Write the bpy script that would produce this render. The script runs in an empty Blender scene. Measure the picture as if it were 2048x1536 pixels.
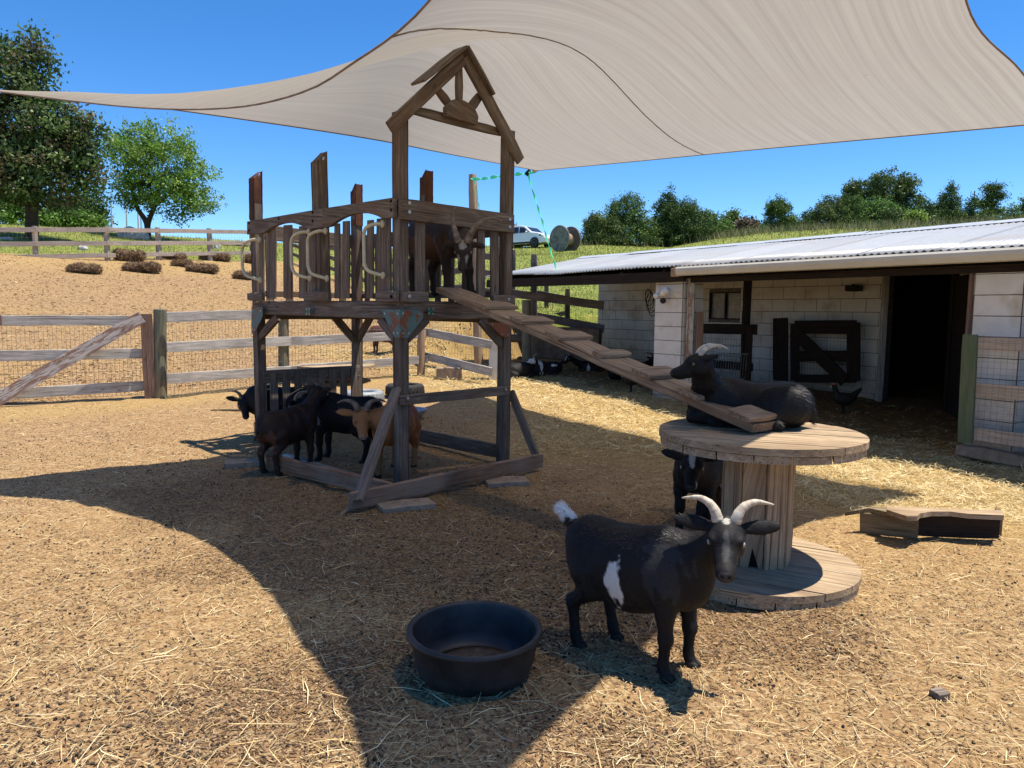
import bpy, math, random
import numpy as np
from mathutils import Vector, Matrix, noise as mnoise
random.seed(7); rng = np.random.default_rng(7)
sc = bpy.context.scene
COL = sc.collection
# ------------------------------------------------------------------ camera
F_PX, PITCH, ROLL, CAMH = 1470.0, 0.1005, 0.0095, 1.40
_c, _s = math.cos(PITCH), math.sin(PITCH); _cr, _sr = math.cos(ROLL), math.sin(ROLL)
FW = Vector((0, _c, -_s)); _up = Vector((0, _s, _c)); _rt = Vector((1, 0, 0))
CR = _cr*_rt + _sr*_up; CU = _cr*_up - _sr*_rt
CAM = Vector((0, 0, CAMH))
cd = bpy.data.cameras.new('camera'); cam = bpy.data.objects.new('camera', cd); COL.objects.link(cam)
m = Matrix.Identity(4)
for i in range(3): m[i][0], m[i][1], m[i][2], m[i][3] = CR[i], CU[i], -FW[i], CAM[i]
cam.matrix_world = m
cd.sensor_width = 36; cd.lens = 36*F_PX/2048; cd.clip_end = 2000; cd.clip_start = .05
sc.camera = cam
# ------------------------------------------------------------------ sky and sun
SUN_A, SUN_B = 0.30, 0.0            # metres of shadow per metre of height, to -X and to +Y
world = bpy.data.worlds.new('World'); sc.world = world; world.use_nodes = True
wn = world.node_tree; bgn = wn.nodes['Background']
sky = wn.nodes.new('ShaderNodeTexSky'); sky.sky_type = 'NISHITA'; sky.sun_disc = False
sky.sun_elevation = math.atan(1/SUN_A); sky.sun_rotation = math.radians(90)
sky.altitude = 1500; sky.air_density = .85; sky.dust_density = .0; sky.ozone_density = 3.5
hs = wn.nodes.new('ShaderNodeHueSaturation'); hs.inputs['Saturation'].default_value = 1.28
hs.inputs['Value'].default_value = 1.0; hs.inputs['Hue'].default_value = .502
wn.links.new(sky.outputs[0], hs.inputs['Color']); wn.links.new(hs.outputs[0], bgn.inputs['Color'])
bgn.inputs['Strength'].default_value = .122
sl = bpy.data.lights.new('sun', 'SUN'); sl.energy = 4.6; sl.angle = math.radians(.53); sl.color = (1, .93, .81)
so = bpy.data.objects.new('sun', sl); COL.objects.link(so)
so.rotation_euler = Vector((-SUN_A, SUN_B, -1)).to_track_quat('-Z', 'Y').to_euler()
so.location = (20, 0, 60)
sc.view_settings.view_transform = 'Standard'; sc.view_settings.look = 'None'
sc.view_settings.exposure = 0.86; sc.view_settings.gamma = 1.0
sc.cycles.max_bounces = 6; sc.cycles.transparent_max_bounces = 8
# ------------------------------------------------------------------ terrain
def sstep(a, b, x):
    t = np.clip((np.asarray(x, float)-a)/(b-a), 0, 1); return t*t*(3-2*t)
BA = math.radians(33.6)
P1 = (2.18, 10.3)                                  # front corner of the barn facade line
UX, UY = -math.sin(BA), math.cos(BA)               # along the facade, to the far left
NX, NY = math.cos(BA), math.sin(BA)                # into the barn
def zpen(X, Y):
    return .05*np.clip(np.asarray(Y, float)-7, 0, 7.5)
def zground(X, Y):
    X = np.asarray(X, float); Y = np.asarray(Y, float)
    zp = zpen(X, Y)
    d = (X+4.99)*(-.62)+(Y-10.2)*.78
    zl = .36+.150*np.clip(d-.3, 0, 33.5)-.05*np.clip(d-34, 0, 400)
    zl = np.where(d > .3, np.maximum(zl-(.36-zp)*(1-sstep(0, 3, d)), zp), zp)
    n = (X-P1[0])*NX+(Y-P1[1])*NY; u = (X-P1[0])*UX+(Y-P1[1])*UY
    g = np.maximum(n-5.3, u-5.0)
    zr = 1.1*sstep(0, .35, g)+.160*np.interp(X/np.maximum(Y, 1), [0, .12, .32, .66], [.885, 1.05, 1.12, .97])*np.clip(g, 0, 34)-.03*np.clip(g-34, 0, 400)
    zr = zr+.15
    w = sstep(-.20, -.03, X/np.maximum(Y, 1))*sstep(0.0, .1, g)
    return np.where(g > 0, zl*(1-w)+np.maximum(zr, zl)*w, zl)
def zt(x, y): return float(zground(x, y))
def ray(px, py): return FW + CR*((px-1024)/F_PX) - CU*((py-768)/F_PX)
def D(px, py, Y):
    r = ray(px, py); return CAM + r*(Y/r.y)
def G(px, py, dz=0.0):
    r = ray(px, py); lo = .5; t = .5
    while t < 250:
        p = CAM+r*t
        if p.z < zt(p.x, p.y)+dz: break
        lo = t; t *= 1.03
    for _ in range(30):
        m_ = (lo+t)/2; p = CAM+r*m_
        if p.z < zt(p.x, p.y)+dz: t = m_
        else: lo = m_
    return CAM+r*t
def PL(px, py, o, n):                               # ray meets the plane through o with normal n
    r = ray(px, py); n = Vector(n); o = Vector(o)
    return CAM + r*((o-CAM).dot(n)/r.dot(n))
def HZ(px, py, z):
    r = ray(px, py); return CAM+r*((z-CAM.z)/r.z)
def BP(px, py, n=0.0): return PL(px, py, (P1[0]+NX*n, P1[1]+NY*n, 0), (NX, NY, 0))
def BL(u, n, z=0.0): return Vector((P1[0]+UX*u+NX*n, P1[1]+UY*u+NY*n, z))
def BU(p): return (p[0]-P1[0])*UX+(p[1]-P1[1])*UY
# ------------------------------------------------------------------ materials
MATS = {}
class NT:
    def __init__(s, name, rough=.8, spec=.3):
        s.m = bpy.data.materials.new(name); s.m.use_nodes = True; s.t = s.m.node_tree
        s.b = s.t.nodes['Principled BSDF']; s.b.inputs['Roughness'].default_value = rough
        s.b.inputs['Specular IOR Level'].default_value = spec; MATS[name] = s.m
    def n(s, typ, **kw):
        nd = s.t.nodes.new(typ)
        for k, v in kw.items():
            if k.startswith('i_'):
                key = k[2:]; key = int(key) if key.isdigit() else key.replace('_', ' ')
                nd.inputs[key].default_value = v
            else: setattr(nd, k, v)
        return nd
    def l(s, a, b): s.t.links.new(a, b)
    def attr(s, name): return s.n('ShaderNodeAttribute', attribute_name=name)
    def noise(s, vec, scale, detail=4, rough=.55, dist=0.0, mapscale=None):
        if mapscale:
            mp = s.n('ShaderNodeMapping'); mp.inputs['Scale'].default_value = mapscale; s.l(vec, mp.inputs['Vector']); vec = mp.outputs[0]
        nn = s.n('ShaderNodeTexNoise'); nn.inputs['Scale'].default_value = scale; nn.inputs['Detail'].default_value = detail
        nn.inputs['Roughness'].default_value = rough; nn.inputs['Distortion'].default_value = dist
        s.l(vec, nn.inputs['Vector']); return nn.outputs['Fac']
    def ramp(s, fac, stops, interp='LINEAR'):
        r = s.n('ShaderNodeValToRGB'); cr = r.color_ramp; cr.interpolation = interp
        while len(cr.elements) < len(stops): cr.elements.new(.5)
        for e, (p, c) in zip(cr.elements, stops):
            e.position = p; e.color = (*c, 1) if len(c) == 3 else c
        s.l(fac, r.inputs['Fac']); return r.outputs['Color']
    def mix(s, fac, a, b, mode='MIX'):
        mx = s.n('ShaderNodeMix', data_type='RGBA', blend_type=mode)
        for inp, v in ((0, fac), (6, a), (7, b)):
            if isinstance(v, (int, float)): mx.inputs[inp].default_value = v
            elif isinstance(v, tuple): mx.inputs[inp].default_value = (*v, 1) if len(v) == 3 else v
            else: s.l(v, mx.inputs[inp])
        return mx.outputs[2]
    def math(s, op, a, b=None, clamp=False):
        mm = s.n('ShaderNodeMath', operation=op, use_clamp=clamp)
        for i, v in enumerate((a, b)):
            if v is None: continue
            if isinstance(v, (int, float)): mm.inputs[i].default_value = v
            else: s.l(v, mm.inputs[i])
        return mm.outputs[0]
    def color(s, c):
        if isinstance(c, tuple): s.b.inputs['Base Color'].default_value = (*c, 1)
        else: s.l(c, s.b.inputs['Base Color'])
    def bump(s, h, strength=.4, dist=.01):
        b = s.n('ShaderNodeBump'); b.inputs['Strength'].default_value = strength; b.inputs['Distance'].default_value = dist
        s.l(h, b.inputs['Height']); s.l(b.outputs[0], s.b.inputs['Normal'])
def wood(name, dark, mid, light, grain=1.0, stain=None, rough=.85, paint=None, bumps=.5):
    t = NT(name, rough, .25); g = t.attr('gc').outputs['Vector']
    a = t.noise(g, 9, 6, .65, .6, (.35, 4.5, 4.5))
    f = t.noise(g, 40, 5, .7, .2, (.12, 6, 6))
    big = t.noise(g, 2.2, 3, .6)
    x = t.math('ADD', t.math('MULTIPLY', a, .6), t.math('MULTIPLY', f, .4))
    c = t.ramp(x, [(.33, dark), (.5, mid), (.68, light)])
    if stain: c = t.mix(t.math('MULTIPLY', t.ramp(big, [(.45, (0, 0, 0)), (.68, (1, 1, 1))]), .75), c, stain)
    if paint:
        pm = t.noise(g, 7, 7, .75, .4, (.5, 2.5, 2.5))
        c = t.mix(t.ramp(pm, [(.47, (0, 0, 0)), (.53, (1, 1, 1))]), c, paint)
    crack = t.noise(g, 14, 3, .6, .3, (.06, 7, 7))
    ck = t.ramp(crack, [(.36, (1, 1, 1)), (.395, (0, 0, 0))])
    c = t.mix(t.math('MULTIPLY', ck, .75*grain), c, tuple(v*.3 for v in dark))
    # knots
    vo = t.n('ShaderNodeTexVoronoi', feature='F1'); mp = t.n('ShaderNodeMapping'); mp.inputs['Scale'].default_value = (2.2, 6, 6)
    t.l(g, mp.inputs['Vector']); t.l(mp.outputs[0], vo.inputs['Vector']); vo.inputs['Scale'].default_value = 1.0
    kn = t.ramp(vo.outputs['Distance'], [(.05, (1, 1, 1)), (.10, (0, 0, 0))])
    c = t.mix(t.math('MULTIPLY', kn, .6), c, tuple(v*.45 for v in dark))
    t.color(c); t.bump(t.math('SUBTRACT', x, t.math('MULTIPLY', ck, .6)), bumps, .006); return t.m
wood('dark_wood', (.052, .039, .030), (.138, .108, .086), (.30, .25, .205), stain=(.135, .082, .055))
wood('brace_wood', (.07, .05, .04), (.16, .12, .095), (.29, .235, .19))
wood('red_wood', (.05, .02, .011), (.13, .05, .026), (.22, .10, .055), stain=(.04, .022, .015))
wood('base_wood', (.07, .032, .02), (.20, .105, .06), (.34, .21, .135), stain=(.27, .20, .15))
wood('ramp_wood', (.10, .06, .032), (.29, .195, .12), (.48, .36, .24), stain=(.17, .10, .055), bumps=.9)
wood('reel_wood', (.13, .085, .05), (.36, .26, .16), (.56, .44, .30), stain=(.22, .15, .09), bumps=.6)
wood('grey_wood', (.18, .165, .145), (.42, .39, .35), (.66, .62, .57), stain=(.24, .22, .195))
wood('tan_fence_wood', (.25, .195, .155), (.40, .32, .26), (.54, .445, .375), stain=(.31, .25, .20))
wood('brown_fence_wood', (.08, .065, .055), (.155, .125, .11), (.24, .205, .18), stain=(.08, .06, .05))
wood('painted_brown', (.28, .26, .23), (.52, .48, .44), (.70, .66, .61), paint=(.27, .165, .12))
wood('gate_brown', (.10, .06, .045), (.19, .12, .09), (.26, .17, .13))
wood('post_green', (.06, .075, .055), (.15, .155, .11), (.32, .28, .18), stain=(.25, .18, .10))
wood('post_tan', (.20, .12, .07), (.36, .24, .15), (.50, .36, .24))
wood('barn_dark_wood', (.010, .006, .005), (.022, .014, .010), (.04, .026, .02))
wood('green_paint', (.07, .085, .05), (.10, .125, .07), (.13, .155, .095), grain=.3, bumps=.2)
wood('bench_wood', (.08, .055, .03), (.17, .125, .07), (.30, .24, .15))
wood('old_log', (.09, .07, .05), (.2, .15, .1), (.34, .27, .19))
def plain(name, c, rough=.6, spec=.4, var=.25, scale=12, metal=0.0, bump=0.0, coat=0.0):
    t = NT(name, rough, spec); tc = t.n('ShaderNodeTexCoord').outputs['Object']
    nz = t.noise(tc, scale, 5, .65)
    t.color(t.mix(t.ramp(nz, [(.35, (0, 0, 0)), (.65, (1, 1, 1))]), tuple(v*(1-var) for v in c), tuple(min(1, v*(1+var)) for v in c)))
    t.b.inputs['Metallic'].default_value = metal; t.b.inputs['Coat Weight'].default_value = coat
    if bump: t.bump(nz, bump, .01)
    return t.m
plain('handle_plastic', (.52, .46, .30), .45, .5, .12)
plain('bolt_metal', (.42, .41, .39), .35, .5, .2, 40, .8)
plain('hole_dark', (.006, .005, .005), .9, .1)
plain('tub_rubber', (.022, .021, .022), .55, .45, .5, 7, bump=.12)
plain('tyre_rubber', (.028, .027, .026), .8, .3, .4, 14, bump=.3)
t = NT('tub_dust', .85, .2); tc = t.n('ShaderNodeTexCoord').outputs['Object']; nz = t.noise(tc, 14, 6, .75)
t.color(t.ramp(nz, [(.35, (.03, .028, .028)), (.55, (.09, .065, .045)), (.75, (.26, .19, .12))]))
plain('grey_plastic', (.25, .27, .28), .5, .4, .2)
plain('white_block', (.72, .70, .68), .85, .25, .08, 5, bump=.25)
plain('car_paint', (.74, .76, .78), .25, .5, .02, 2, coat=.8)
plain('car_glass', (.02, .025, .03), .08, .6, .1)
plain('wheel_metal', (.40, .41, .43), .3, .5, .1, 8, .7)
plain('black_trim', (.012, .012, .013), .6, .3)
plain('red_lamp', (.35, .02, .02), .3)
plain('gutter_white', (.55, .52, .45), .5, .4, .07, 3)
plain('flashing', (.40, .42, .45), .4, .5, .10, 3)
plain('concrete', (.27, .20, .145), .9, .2, .25, 14, bump=.4)
plain('wall_brown', (.13, .10, .075), .9, .2, .3, 5, bump=.4)
plain('rock', (.42, .40, .37), .9, .2, .35, 4, bump=.6)
plain('strap_green', (.08, .92, .42), .5, .3, .12, 30)
plain('pole_grey', (.45, .42, .42), .5)
plain('wire', (.16, .15, .13), .6, .4, .2)
plain('wire_dark', (.02, .018, .016), .6, .3)
plain('lamp_white', (.70, .70, .70), .4)
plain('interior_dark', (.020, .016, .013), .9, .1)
plain('window_dark', (.16, .19, .20), .15, .5)
plain('brick_red', (.30, .09, .06), .9)
plain('leaf_cedar', (.028, .050, .016), .75, .2, .3, 1)
plain('steel_rail', (.30, .30, .30), .4, .5, .2, 9, .6)
# bark
t = NT('bark', .9, .2); g = t.attr('gc').outputs['Vector']; nz = t.noise(g, 14, 5, .7, 0, (.4, 2, 2))
t.color(t.ramp(nz, [(.3, (.025, .018, .013)), (.7, (.10, .075, .055))])); t.bump(nz, .7, .02)
# painted / rusty bracket
t = NT('bracket_metal', .6, .4); tc = t.n('ShaderNodeTexCoord').outputs['Object']
nz = t.noise(tc, 13, 5, .6); n2 = t.noise(tc, 60, 4, .7)
c = t.mix(t.ramp(nz, [(.49, (0, 0, 0)), (.56, (1, 1, 1))]), t.mix(n2, (.05, .12, .12), (.12, .19, .18)), t.mix(n2, (.10, .03, .012), (.28, .10, .045)))
t.color(c); t.bump(n2, .3, .003)
t = NT('bracket_rust', .8, .3); tc = t.n('ShaderNodeTexCoord').outputs['Object']; n2 = t.noise(tc, 35, 4, .7)
t.color(t.mix(n2, (.07, .025, .014), (.30, .11, .05)))
plain('bracket_green', (.01, .10, .075), .45, .5, .2)
# block wall paint
def blocks(name, c1, c2, c3):
    t = NT(name, .85, .25); g = t.attr('gc').outputs['Vector']; nz = t.noise(g, 3.2, 6, .65); n2 = t.noise(g, 26, 4, .6)
    st = t.noise(g, 2.4, 4, .6, .3, (1, 1, .25))
    c = t.mix(t.ramp(nz, [(.4, (0, 0, 0)), (.7, (1, 1, 1))]), c1, c2)
    c = t.mix(t.ramp(st, [(.54, (0, 0, 0)), (.72, (.7, .7, .7))]), c, c3)
    sx = t.n('ShaderNodeSeparateXYZ'); t.l(g, sx.inputs[0]); sp_ = t.ramp(t.math('ADD', sx.outputs[1], t.math('MULTIPLY', n2, .5)), [(.36, (.8, .8, .8)), (.95, (0, 0, 0))]); c = t.mix(sp_, c, (.22, .15, .09))
    t.color(c); t.bump(t.math('ADD', t.math('MULTIPLY', n2, .6), nz), .35, .006)
blocks('block_paint', (.66, .64, .61), (.56, .53, .49), (.36, .29, .21))
blocks('aged_block_paint', (.66, .635, .58), (.57, .535, .47), (.30, .245, .17))
plain('mortar_line', (.13, .12, .105), .95, .1, .3, 20)
# metal roof
t = NT('roof_metal', .42, .5); g = t.attr('gc').outputs['Vector']
nz = t.noise(g, 1.3, 6, .7, .3, (.5, 1.6, 1)); n2 = t.noise(g, 9, 4, .6)
sx = t.n('ShaderNodeSeparateXYZ'); t.l(g, sx.inputs[0]); wn_ = t.n('ShaderNodeTexWhiteNoise', noise_dimensions='1D'); t.l(t.math('MULTIPLY', sx.outputs[2], 7.3), wn_.inputs['W'])
fracu = t.math('SUBTRACT', sx.outputs[0], sx.outputs[2]); seam_ = t.ramp(t.math('ABSOLUTE', fracu), [(.012, (1, 1, 1)), (.05, (0, 0, 0))])
c = t.mix(t.ramp(nz, [(.52, (0, 0, 0)), (.70, (.7, .7, .7))]), t.mix(n2, (.30, .315, .33), (.40, .41, .42)), (.34, .27, .19))
c = t.mix(t.math('MULTIPLY', wn_.outputs[0], .22), c, (.12, .12, .125)); c = t.mix(t.math('MULTIPLY', seam_, .75), c, (.06, .05, .04))
t.color(c); t.b.inputs['Metallic'].default_value = .12
# sail cloth
t = NT('sail_cloth', .9, .1); g = t.attr('gc').outputs['Vector']
s1 = t.noise(g, 1, 4, .7, 0, (.35, 110, 1)); s2 = t.noise(g, 1, 3, .6, 0, (.6, 420, 1)); s3 = t.noise(g, 2.0, 4, .6, .5)
wv = t.noise(g, 1, 2, .6, 0, (60, 900, 1))
x = t.math('ADD', t.math('MULTIPLY', s1, .62), t.math('ADD', t.math('MULTIPLY', s2, .25), t.math('MULTIPLY', wv, .13)))
c = t.ramp(x, [(.28, (.29, .258, .21)), (.47, (.375, .34, .285)), (.68, (.45, .413, .35))])
c = t.mix(t.math('MULTIPLY', t.ramp(s3, [(.4, (0, 0, 0)), (.7, (1, 1, 1))]), .25), c, (.38, .32, .27))
wear = t.noise(g, 13, 2, .5, 0, (1, 1.6, 1))
c = t.mix(t.ramp(wear, [(.765, (0, 0, 0)), (.785, (.6, .6, .6))]), c, (.16, .11, .08))
t.color(c); t.bump(x, .25, .004)
tr = t.n('ShaderNodeBsdfTranslucent'); t.l(c, tr.inputs['Color']); mx = t.n('ShaderNodeMixShader'); mx.inputs[0].default_value = .46
t.l(t.b.outputs[0], mx.inputs[1]); t.l(tr.outputs[0], mx.inputs[2])
po = t.n('ShaderNodeBsdfTransparent'); po.inputs['Color'].default_value = (1, .93, .82, 1); m2 = t.n('ShaderNodeMixShader'); m2.inputs[0].default_value = .06      # open mesh of the knitted cloth
t.l(mx.outputs[0], m2.inputs[1]); t.l(po.outputs[0], m2.inputs[2]); t.l(m2.outputs[0], t.t.nodes['Material Output'].inputs['Surface'])
plain('sail_seam', (.24, .19, .15), .9, .1, .2)
# colour-attribute material (goats, straw, leaves)
def attrmat(name, rough, spec, trans=0.0, sheen=0.0, bump=None, var=.0):
    t = NT(name, rough, spec); a = t.attr('col').outputs['Color']
    if var:
        tc = t.n('ShaderNodeTexCoord').outputs['Object']; nz = t.noise(tc, 60, 4, .7, 0, (1, 2, .6))
        a = t.mix(t.math('MULTIPLY', nz, var), a, (0, 0, 0))
    t.color(a)
    if sheen: t.b.inputs['Sheen Weight'].default_value = sheen; t.b.inputs['Sheen Roughness'].default_value = .35
    if bump:
        tc = t.n('ShaderNodeTexCoord').outputs['Object']; t.bump(t.noise(tc, bump, 4, .75, .4, (1, 3, 1.6)), .5, .004)
    if trans:
        tr = t.n('ShaderNodeBsdfTranslucent'); t.l(a, tr.inputs['Color']); mx = t.n('ShaderNodeMixShader'); mx.inputs[0].default_value = trans
        t.l(t.b.outputs[0], mx.inputs[1]); t.l(tr.outputs[0], mx.inputs[2]); t.l(mx.outputs[0], t.t.nodes['Material Output'].inputs['Surface'])
    return t.m
attrmat('coat', .68, .26, bump=55, var=.3)
attrmat('fur', .46, .34, 0.0)
attrmat('straw', .6, .3, .15)
attrmat('leaf', .5, .35, .32)
attrmat('cedar_leaf', .7, .15, .12)
attrmat('grassblade', .6, .2, .3)
t = NT('horn', .5, .4); g = t.attr('gc').outputs['Vector']; nz = t.noise(g, 30, 4, .6, .2, (1, .4, .4))
t.color(t.ramp(nz, [(.3, (.20, .155, .11)), (.5, (.46, .39, .30)), (.7, (.66, .60, .50))])); t.bump(nz, .5, .004)
t = NT('horn_dark', .5, .4); g = t.attr('gc').outputs['Vector']; nz = t.noise(g, 30, 4, .6, .2, (1, .4, .4))
t.color(t.ramp(nz, [(.3, (.06, .042, .03)), (.5, (.14, .105, .075)), (.7, (.26, .20, .15))])); t.bump(nz, .5, .004)
attrmat('eye', .35, .4)
t = NT('drum_paint', .8, .2); tc = t.n('ShaderNodeTexCoord').outputs['Object']; nz = t.noise(tc, 2.6, 5, .7, 1.2); n2 = t.noise(tc, 5, 4, .6, .8)
c = t.mix(t.ramp(nz, [(.48, (0, 0, 0)), (.56, (1, 1, 1))]), (.20, .21, .19), (.10, .115, .10)); c = t.mix(t.ramp(n2, [(.60, (0, 0, 0)), (.66, (1, 1, 1))]), c, (.30, .16, .14)); t.color(c)
# ground: dirt, straw, grass by position
t = NT('ground_soil', .95, .15); geo = t.n('ShaderNodeNewGeometry').outputs['Position']
gm = t.attr('grass').outputs['Fac']; hm = t.attr('hay').outputs['Fac']
n1 = t.noise(geo, 1.1, 6, .65); n2 = t.noise(geo, 14, 6, .7); n3 = t.noise(geo, 70, 5, .75); n5 = t.noise(geo, 5, 5, .7)
st = t.noise(geo, 90, 4, .7, 1.2, (1, .3, 1))
dirt = t.ramp(n2, [(.30, (.14, .072, .032)), (.5, (.33, .20, .098)), (.72, (.50, .34, .185))])
dirt = t.mix(t.ramp(n1, [(.35, (0, 0, 0)), (.65, (.9, .9, .9))]), dirt, t.ramp(n3, [(.3, (.14, .07, .028)), (.55, (.37, .225, .105)), (.75, (.52, .355, .185))]))
chips = t.n('ShaderNodeTexVoronoi', feature='F1'); chips.inputs['Scale'].default_value = 85; t.l(geo, chips.inputs['Vector'])
cc = t.n('ShaderNodeSeparateColor'); t.l(chips.outputs['Color'], cc.inputs[0])
dirt = t.mix(t.math('MULTIPLY', t.ramp(cc.outputs[0], [(.80, (0, 0, 0)), (.83, (1, 1, 1))]), .5), dirt, (.075, .045, .026))
dirt = t.mix(t.math('MULTIPLY', t.ramp(cc.outputs[1], [(.78, (0, 0, 0)), (.82, (1, 1, 1))]), .6), dirt, (.50, .38, .21))
hay = t.ramp(st, [(.3, (.17, .10, .034)), (.5, (.42, .28, .105)), (.72, (.62, .46, .20))])
dirt = t.mix(t.math('MULTIPLY', t.ramp(n5, [(.52, (0, 0, 0)), (.66, (1, 1, 1))]), .35), dirt, (.17, .105, .055))
base = t.mix(t.math('MULTIPLY', hm, t.ramp(n5, [(.2, (.5, .5, .5)), (.5, (1, 1, 1))]), True), dirt, hay)
grs = t.ramp(t.noise(geo, 2.5, 6, .8), [(.3, (.085, .12, .022)), (.5, (.19, .225, .045)), (.68, (.36, .31, .10))])
base = t.mix(t.math('MULTIPLY', t.attr('shade_tint').outputs['Fac'], .8), base, t.mix(n3, (.045, .022, .010), (.20, .105, .045)))  # roof and sail shade painted into the soil colour
t.color(t.mix(gm, base, grs))
h = t.math('ADD', t.math('MULTIPLY', n2, .5), t.math('ADD', t.math('MULTIPLY', n3, .3), t.math('MULTIPLY', cc.outputs[2], .25)))
t.bump(h, 1.0, .03)

# ------------------------------------------------------------------ mesh builder
class MB:
    def __init__(s): s.v = []; s.f = []; s.g = []; s.k = 0; s.c = []; s.uc = False
    def add(s, V, Fc, Gc=None, colr=None):
        V = [tuple(v) for v in V]; b = len(s.v)
        if Gc is None: Gc = V
        s.v += V; s.g += [tuple(q) for q in Gc]; s.f += [tuple(i+b for i in f) for f in Fc]
        if colr is not None: s.uc = True
        cc = colr if colr is not None else (1, 1, 1)
        s.c += [cc]*len(V) if not isinstance(cc, list) else cc
        return s
    def beam(s, p0, p1, w, h, up=(0, 0, 1), ch=.12, seg=None, jit=.0015, w1=None, h1=None):
        # chamfered bar from p0 to p1: w across, h along 'up'
        p0, p1 = Vector(p0), Vector(p1); ax = p1-p0; L = ax.length; ax = ax.normalized(); up = Vector(up)
        sd = ax.cross(up)
        if sd.length < 1e-4: sd = ax.cross(Vector((1, 0, 0)))
        sd.normalize(); upn = sd.cross(ax).normalized()
        seg = seg or max(2, min(12, int(L/.15))); c = min(w, h)*ch
        off = Vector((random.uniform(0, 50), random.uniform(0, 50), random.uniform(0, 50)))
        V = []; Gq = []
        w1 = w1 or w; h1 = h1 or h
        for i in range(seg+1):
            q = i/seg; cw, chh = (w+(w1-w)*q)/2, (h+(h1-h)*q)/2
            prof = [(-cw+c, -chh), (cw-c, -chh), (cw, -chh+c), (cw, chh-c), (cw-c, chh), (-cw+c, chh), (-cw, chh-c), (-cw, -chh+c)]
            jx, jy = random.uniform(-jit, jit), random.uniform(-jit, jit)
            endk = .0 if 0 < i < seg else min(c*.6, L*.05)
            for a, b in prof:
                kx = 1-(endk*1.2/cw if endk else 0); ky = 1-(endk*1.2/chh if endk else 0)
                V.append(p0+ax*(L*q)+sd*(a*kx+jx)+upn*(b*ky+jy)); Gq.append(off+Vector((L*q, a, b)))
        Fc = [(i*8+j, i*8+(j+1) % 8, (i+1)*8+(j+1) % 8, (i+1)*8+j) for i in range(seg) for j in range(8)]
        Fc += [tuple(range(7, -1, -1)), tuple(seg*8+j for j in range(8))]
        return s.add(V, Fc, Gq)
    def prism(s, pts, nrm, th):
        # polygon of 3D points extruded along nrm by th
        pts = [Vector(p) for p in pts]; n = Vector(nrm).normalized()*th; k = len(pts)
        e = (pts[1]-pts[0]).normalized(); e2 = n.normalized().cross(e); off = Vector((random.uniform(0, 50),)*3)
        far = max(range(k), key=lambda i: (pts[i]-pts[0]).length); e = (pts[far]-pts[0]).normalized(); e2 = n.normalized().cross(e)
        V = pts+[p+n for p in pts]
        Gq = [off+Vector(((p-pts[0]).dot(e), (p-pts[0]).dot(e2), (p-pts[0]).dot(n.normalized()))) for p in V]
        Fc = [tuple(range(k-1, -1, -1)), tuple(range(k, 2*k))]+[(i, (i+1) % k, k+(i+1) % k, k+i) for i in range(k)]
        return s.add(V, Fc, Gq)
    def tube(s, pts, r, n=8, caps=True, rr=None):
        pts = [Vector(p) for p in pts]; k = len(pts); V = []; Gq = []; off = Vector((random.uniform(0, 50), 0, 0)); L = 0
        prev = None
        for i, p in enumerate(pts):
            a = (pts[min(i+1, k-1)]-pts[max(i-1, 0)]).normalized()
            if prev is None:
                x = a.cross(Vector((0, 0, 1)));
                if x.length < .05: x = a.cross(Vector((1, 0, 0)))
            else: x = prev-a*prev.dot(a)
            x.normalize(); prev = x; y = a.cross(x)
            ri = r[i] if isinstance(r, (list, tuple)) else r
            if i: L += (p-pts[i-1]).length
            for j in range(n):
                t_ = 2*math.pi*j/n; V.append(p+x*(ri*math.cos(t_))+y*(ri*math.sin(t_))); Gq.append(off+Vector((L, ri*math.cos(t_), ri*math.sin(t_))))
        Fc = [(i*n+j, i*n+(j+1) % n, (i+1)*n+(j+1) % n, (i+1)*n+j) for i in range(k-1) for j in range(n)]
        if caps: Fc += [tuple(range(n-1, -1, -1)), tuple((k-1)*n+j for j in range(n))]
        return s.add(V, Fc, Gq)
    def lathe(s, o, prof, n=48, axis=(0, 0, 1), closed=False):
        o = Vector(o); ax = Vector(axis).normalized(); x = ax.cross(Vector((0, 1, 0)))
        if x.length < .1: x = ax.cross(Vector((1, 0, 0)))
        x.normalize(); y = ax.cross(x); V = []; k = len(prof)
        for r, z in prof:
            for j in range(n):
                t_ = 2*math.pi*j/n; V.append(o+ax*z+x*(r*math.cos(t_))+y*(r*math.sin(t_)))
        Fc = [(i*n+j, i*n+(j+1) % n, (i+1)*n+(j+1) % n, (i+1)*n+j) for i in range(k-1 if not closed else k) for j in range(n)] if not closed else \
             [(i*n+j, i*n+(j+1) % n, ((i+1) % k)*n+(j+1) % n, ((i+1) % k)*n+j) for i in range(k) for j in range(n)]
        if not closed:
            if prof[0][0] > 1e-6: Fc.append(tuple(range(n-1, -1, -1)))
            if prof[-1][0] > 1e-6: Fc.append(tuple((k-1)*n+j for j in range(n)))
        return s.add(V, Fc)
    def blob(s, c, r, n=10, k=7, bump=.0, seed=0, rot=None, colr=None):
        c = Vector(c); r = (r, r, r) if isinstance(r, (int, float)) else r; V = []
        for i in range(k+1):
            th = math.pi*i/k
            for j in range(n):
                ph = 2*math.pi*j/n; d = Vector((math.sin(th)*math.cos(ph), math.sin(th)*math.sin(ph), math.cos(th)))
                q = 1+bump*mnoise.noise(d*1.8+Vector((seed*3.1, seed, 0)))+bump*.5*mnoise.noise(d*5+Vector((seed, 0, 9)))
                p = Vector((d.x*r[0]*q, d.y*r[1]*q, d.z*r[2]*q))
                if rot is not None: p = rot @ p
                V.append(c+p)
        Fc = [(i*n+j, (i+1)*n+j, (i+1)*n+(j+1) % n, i*n+(j+1) % n) for i in range(k) for j in range(n)]
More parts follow.
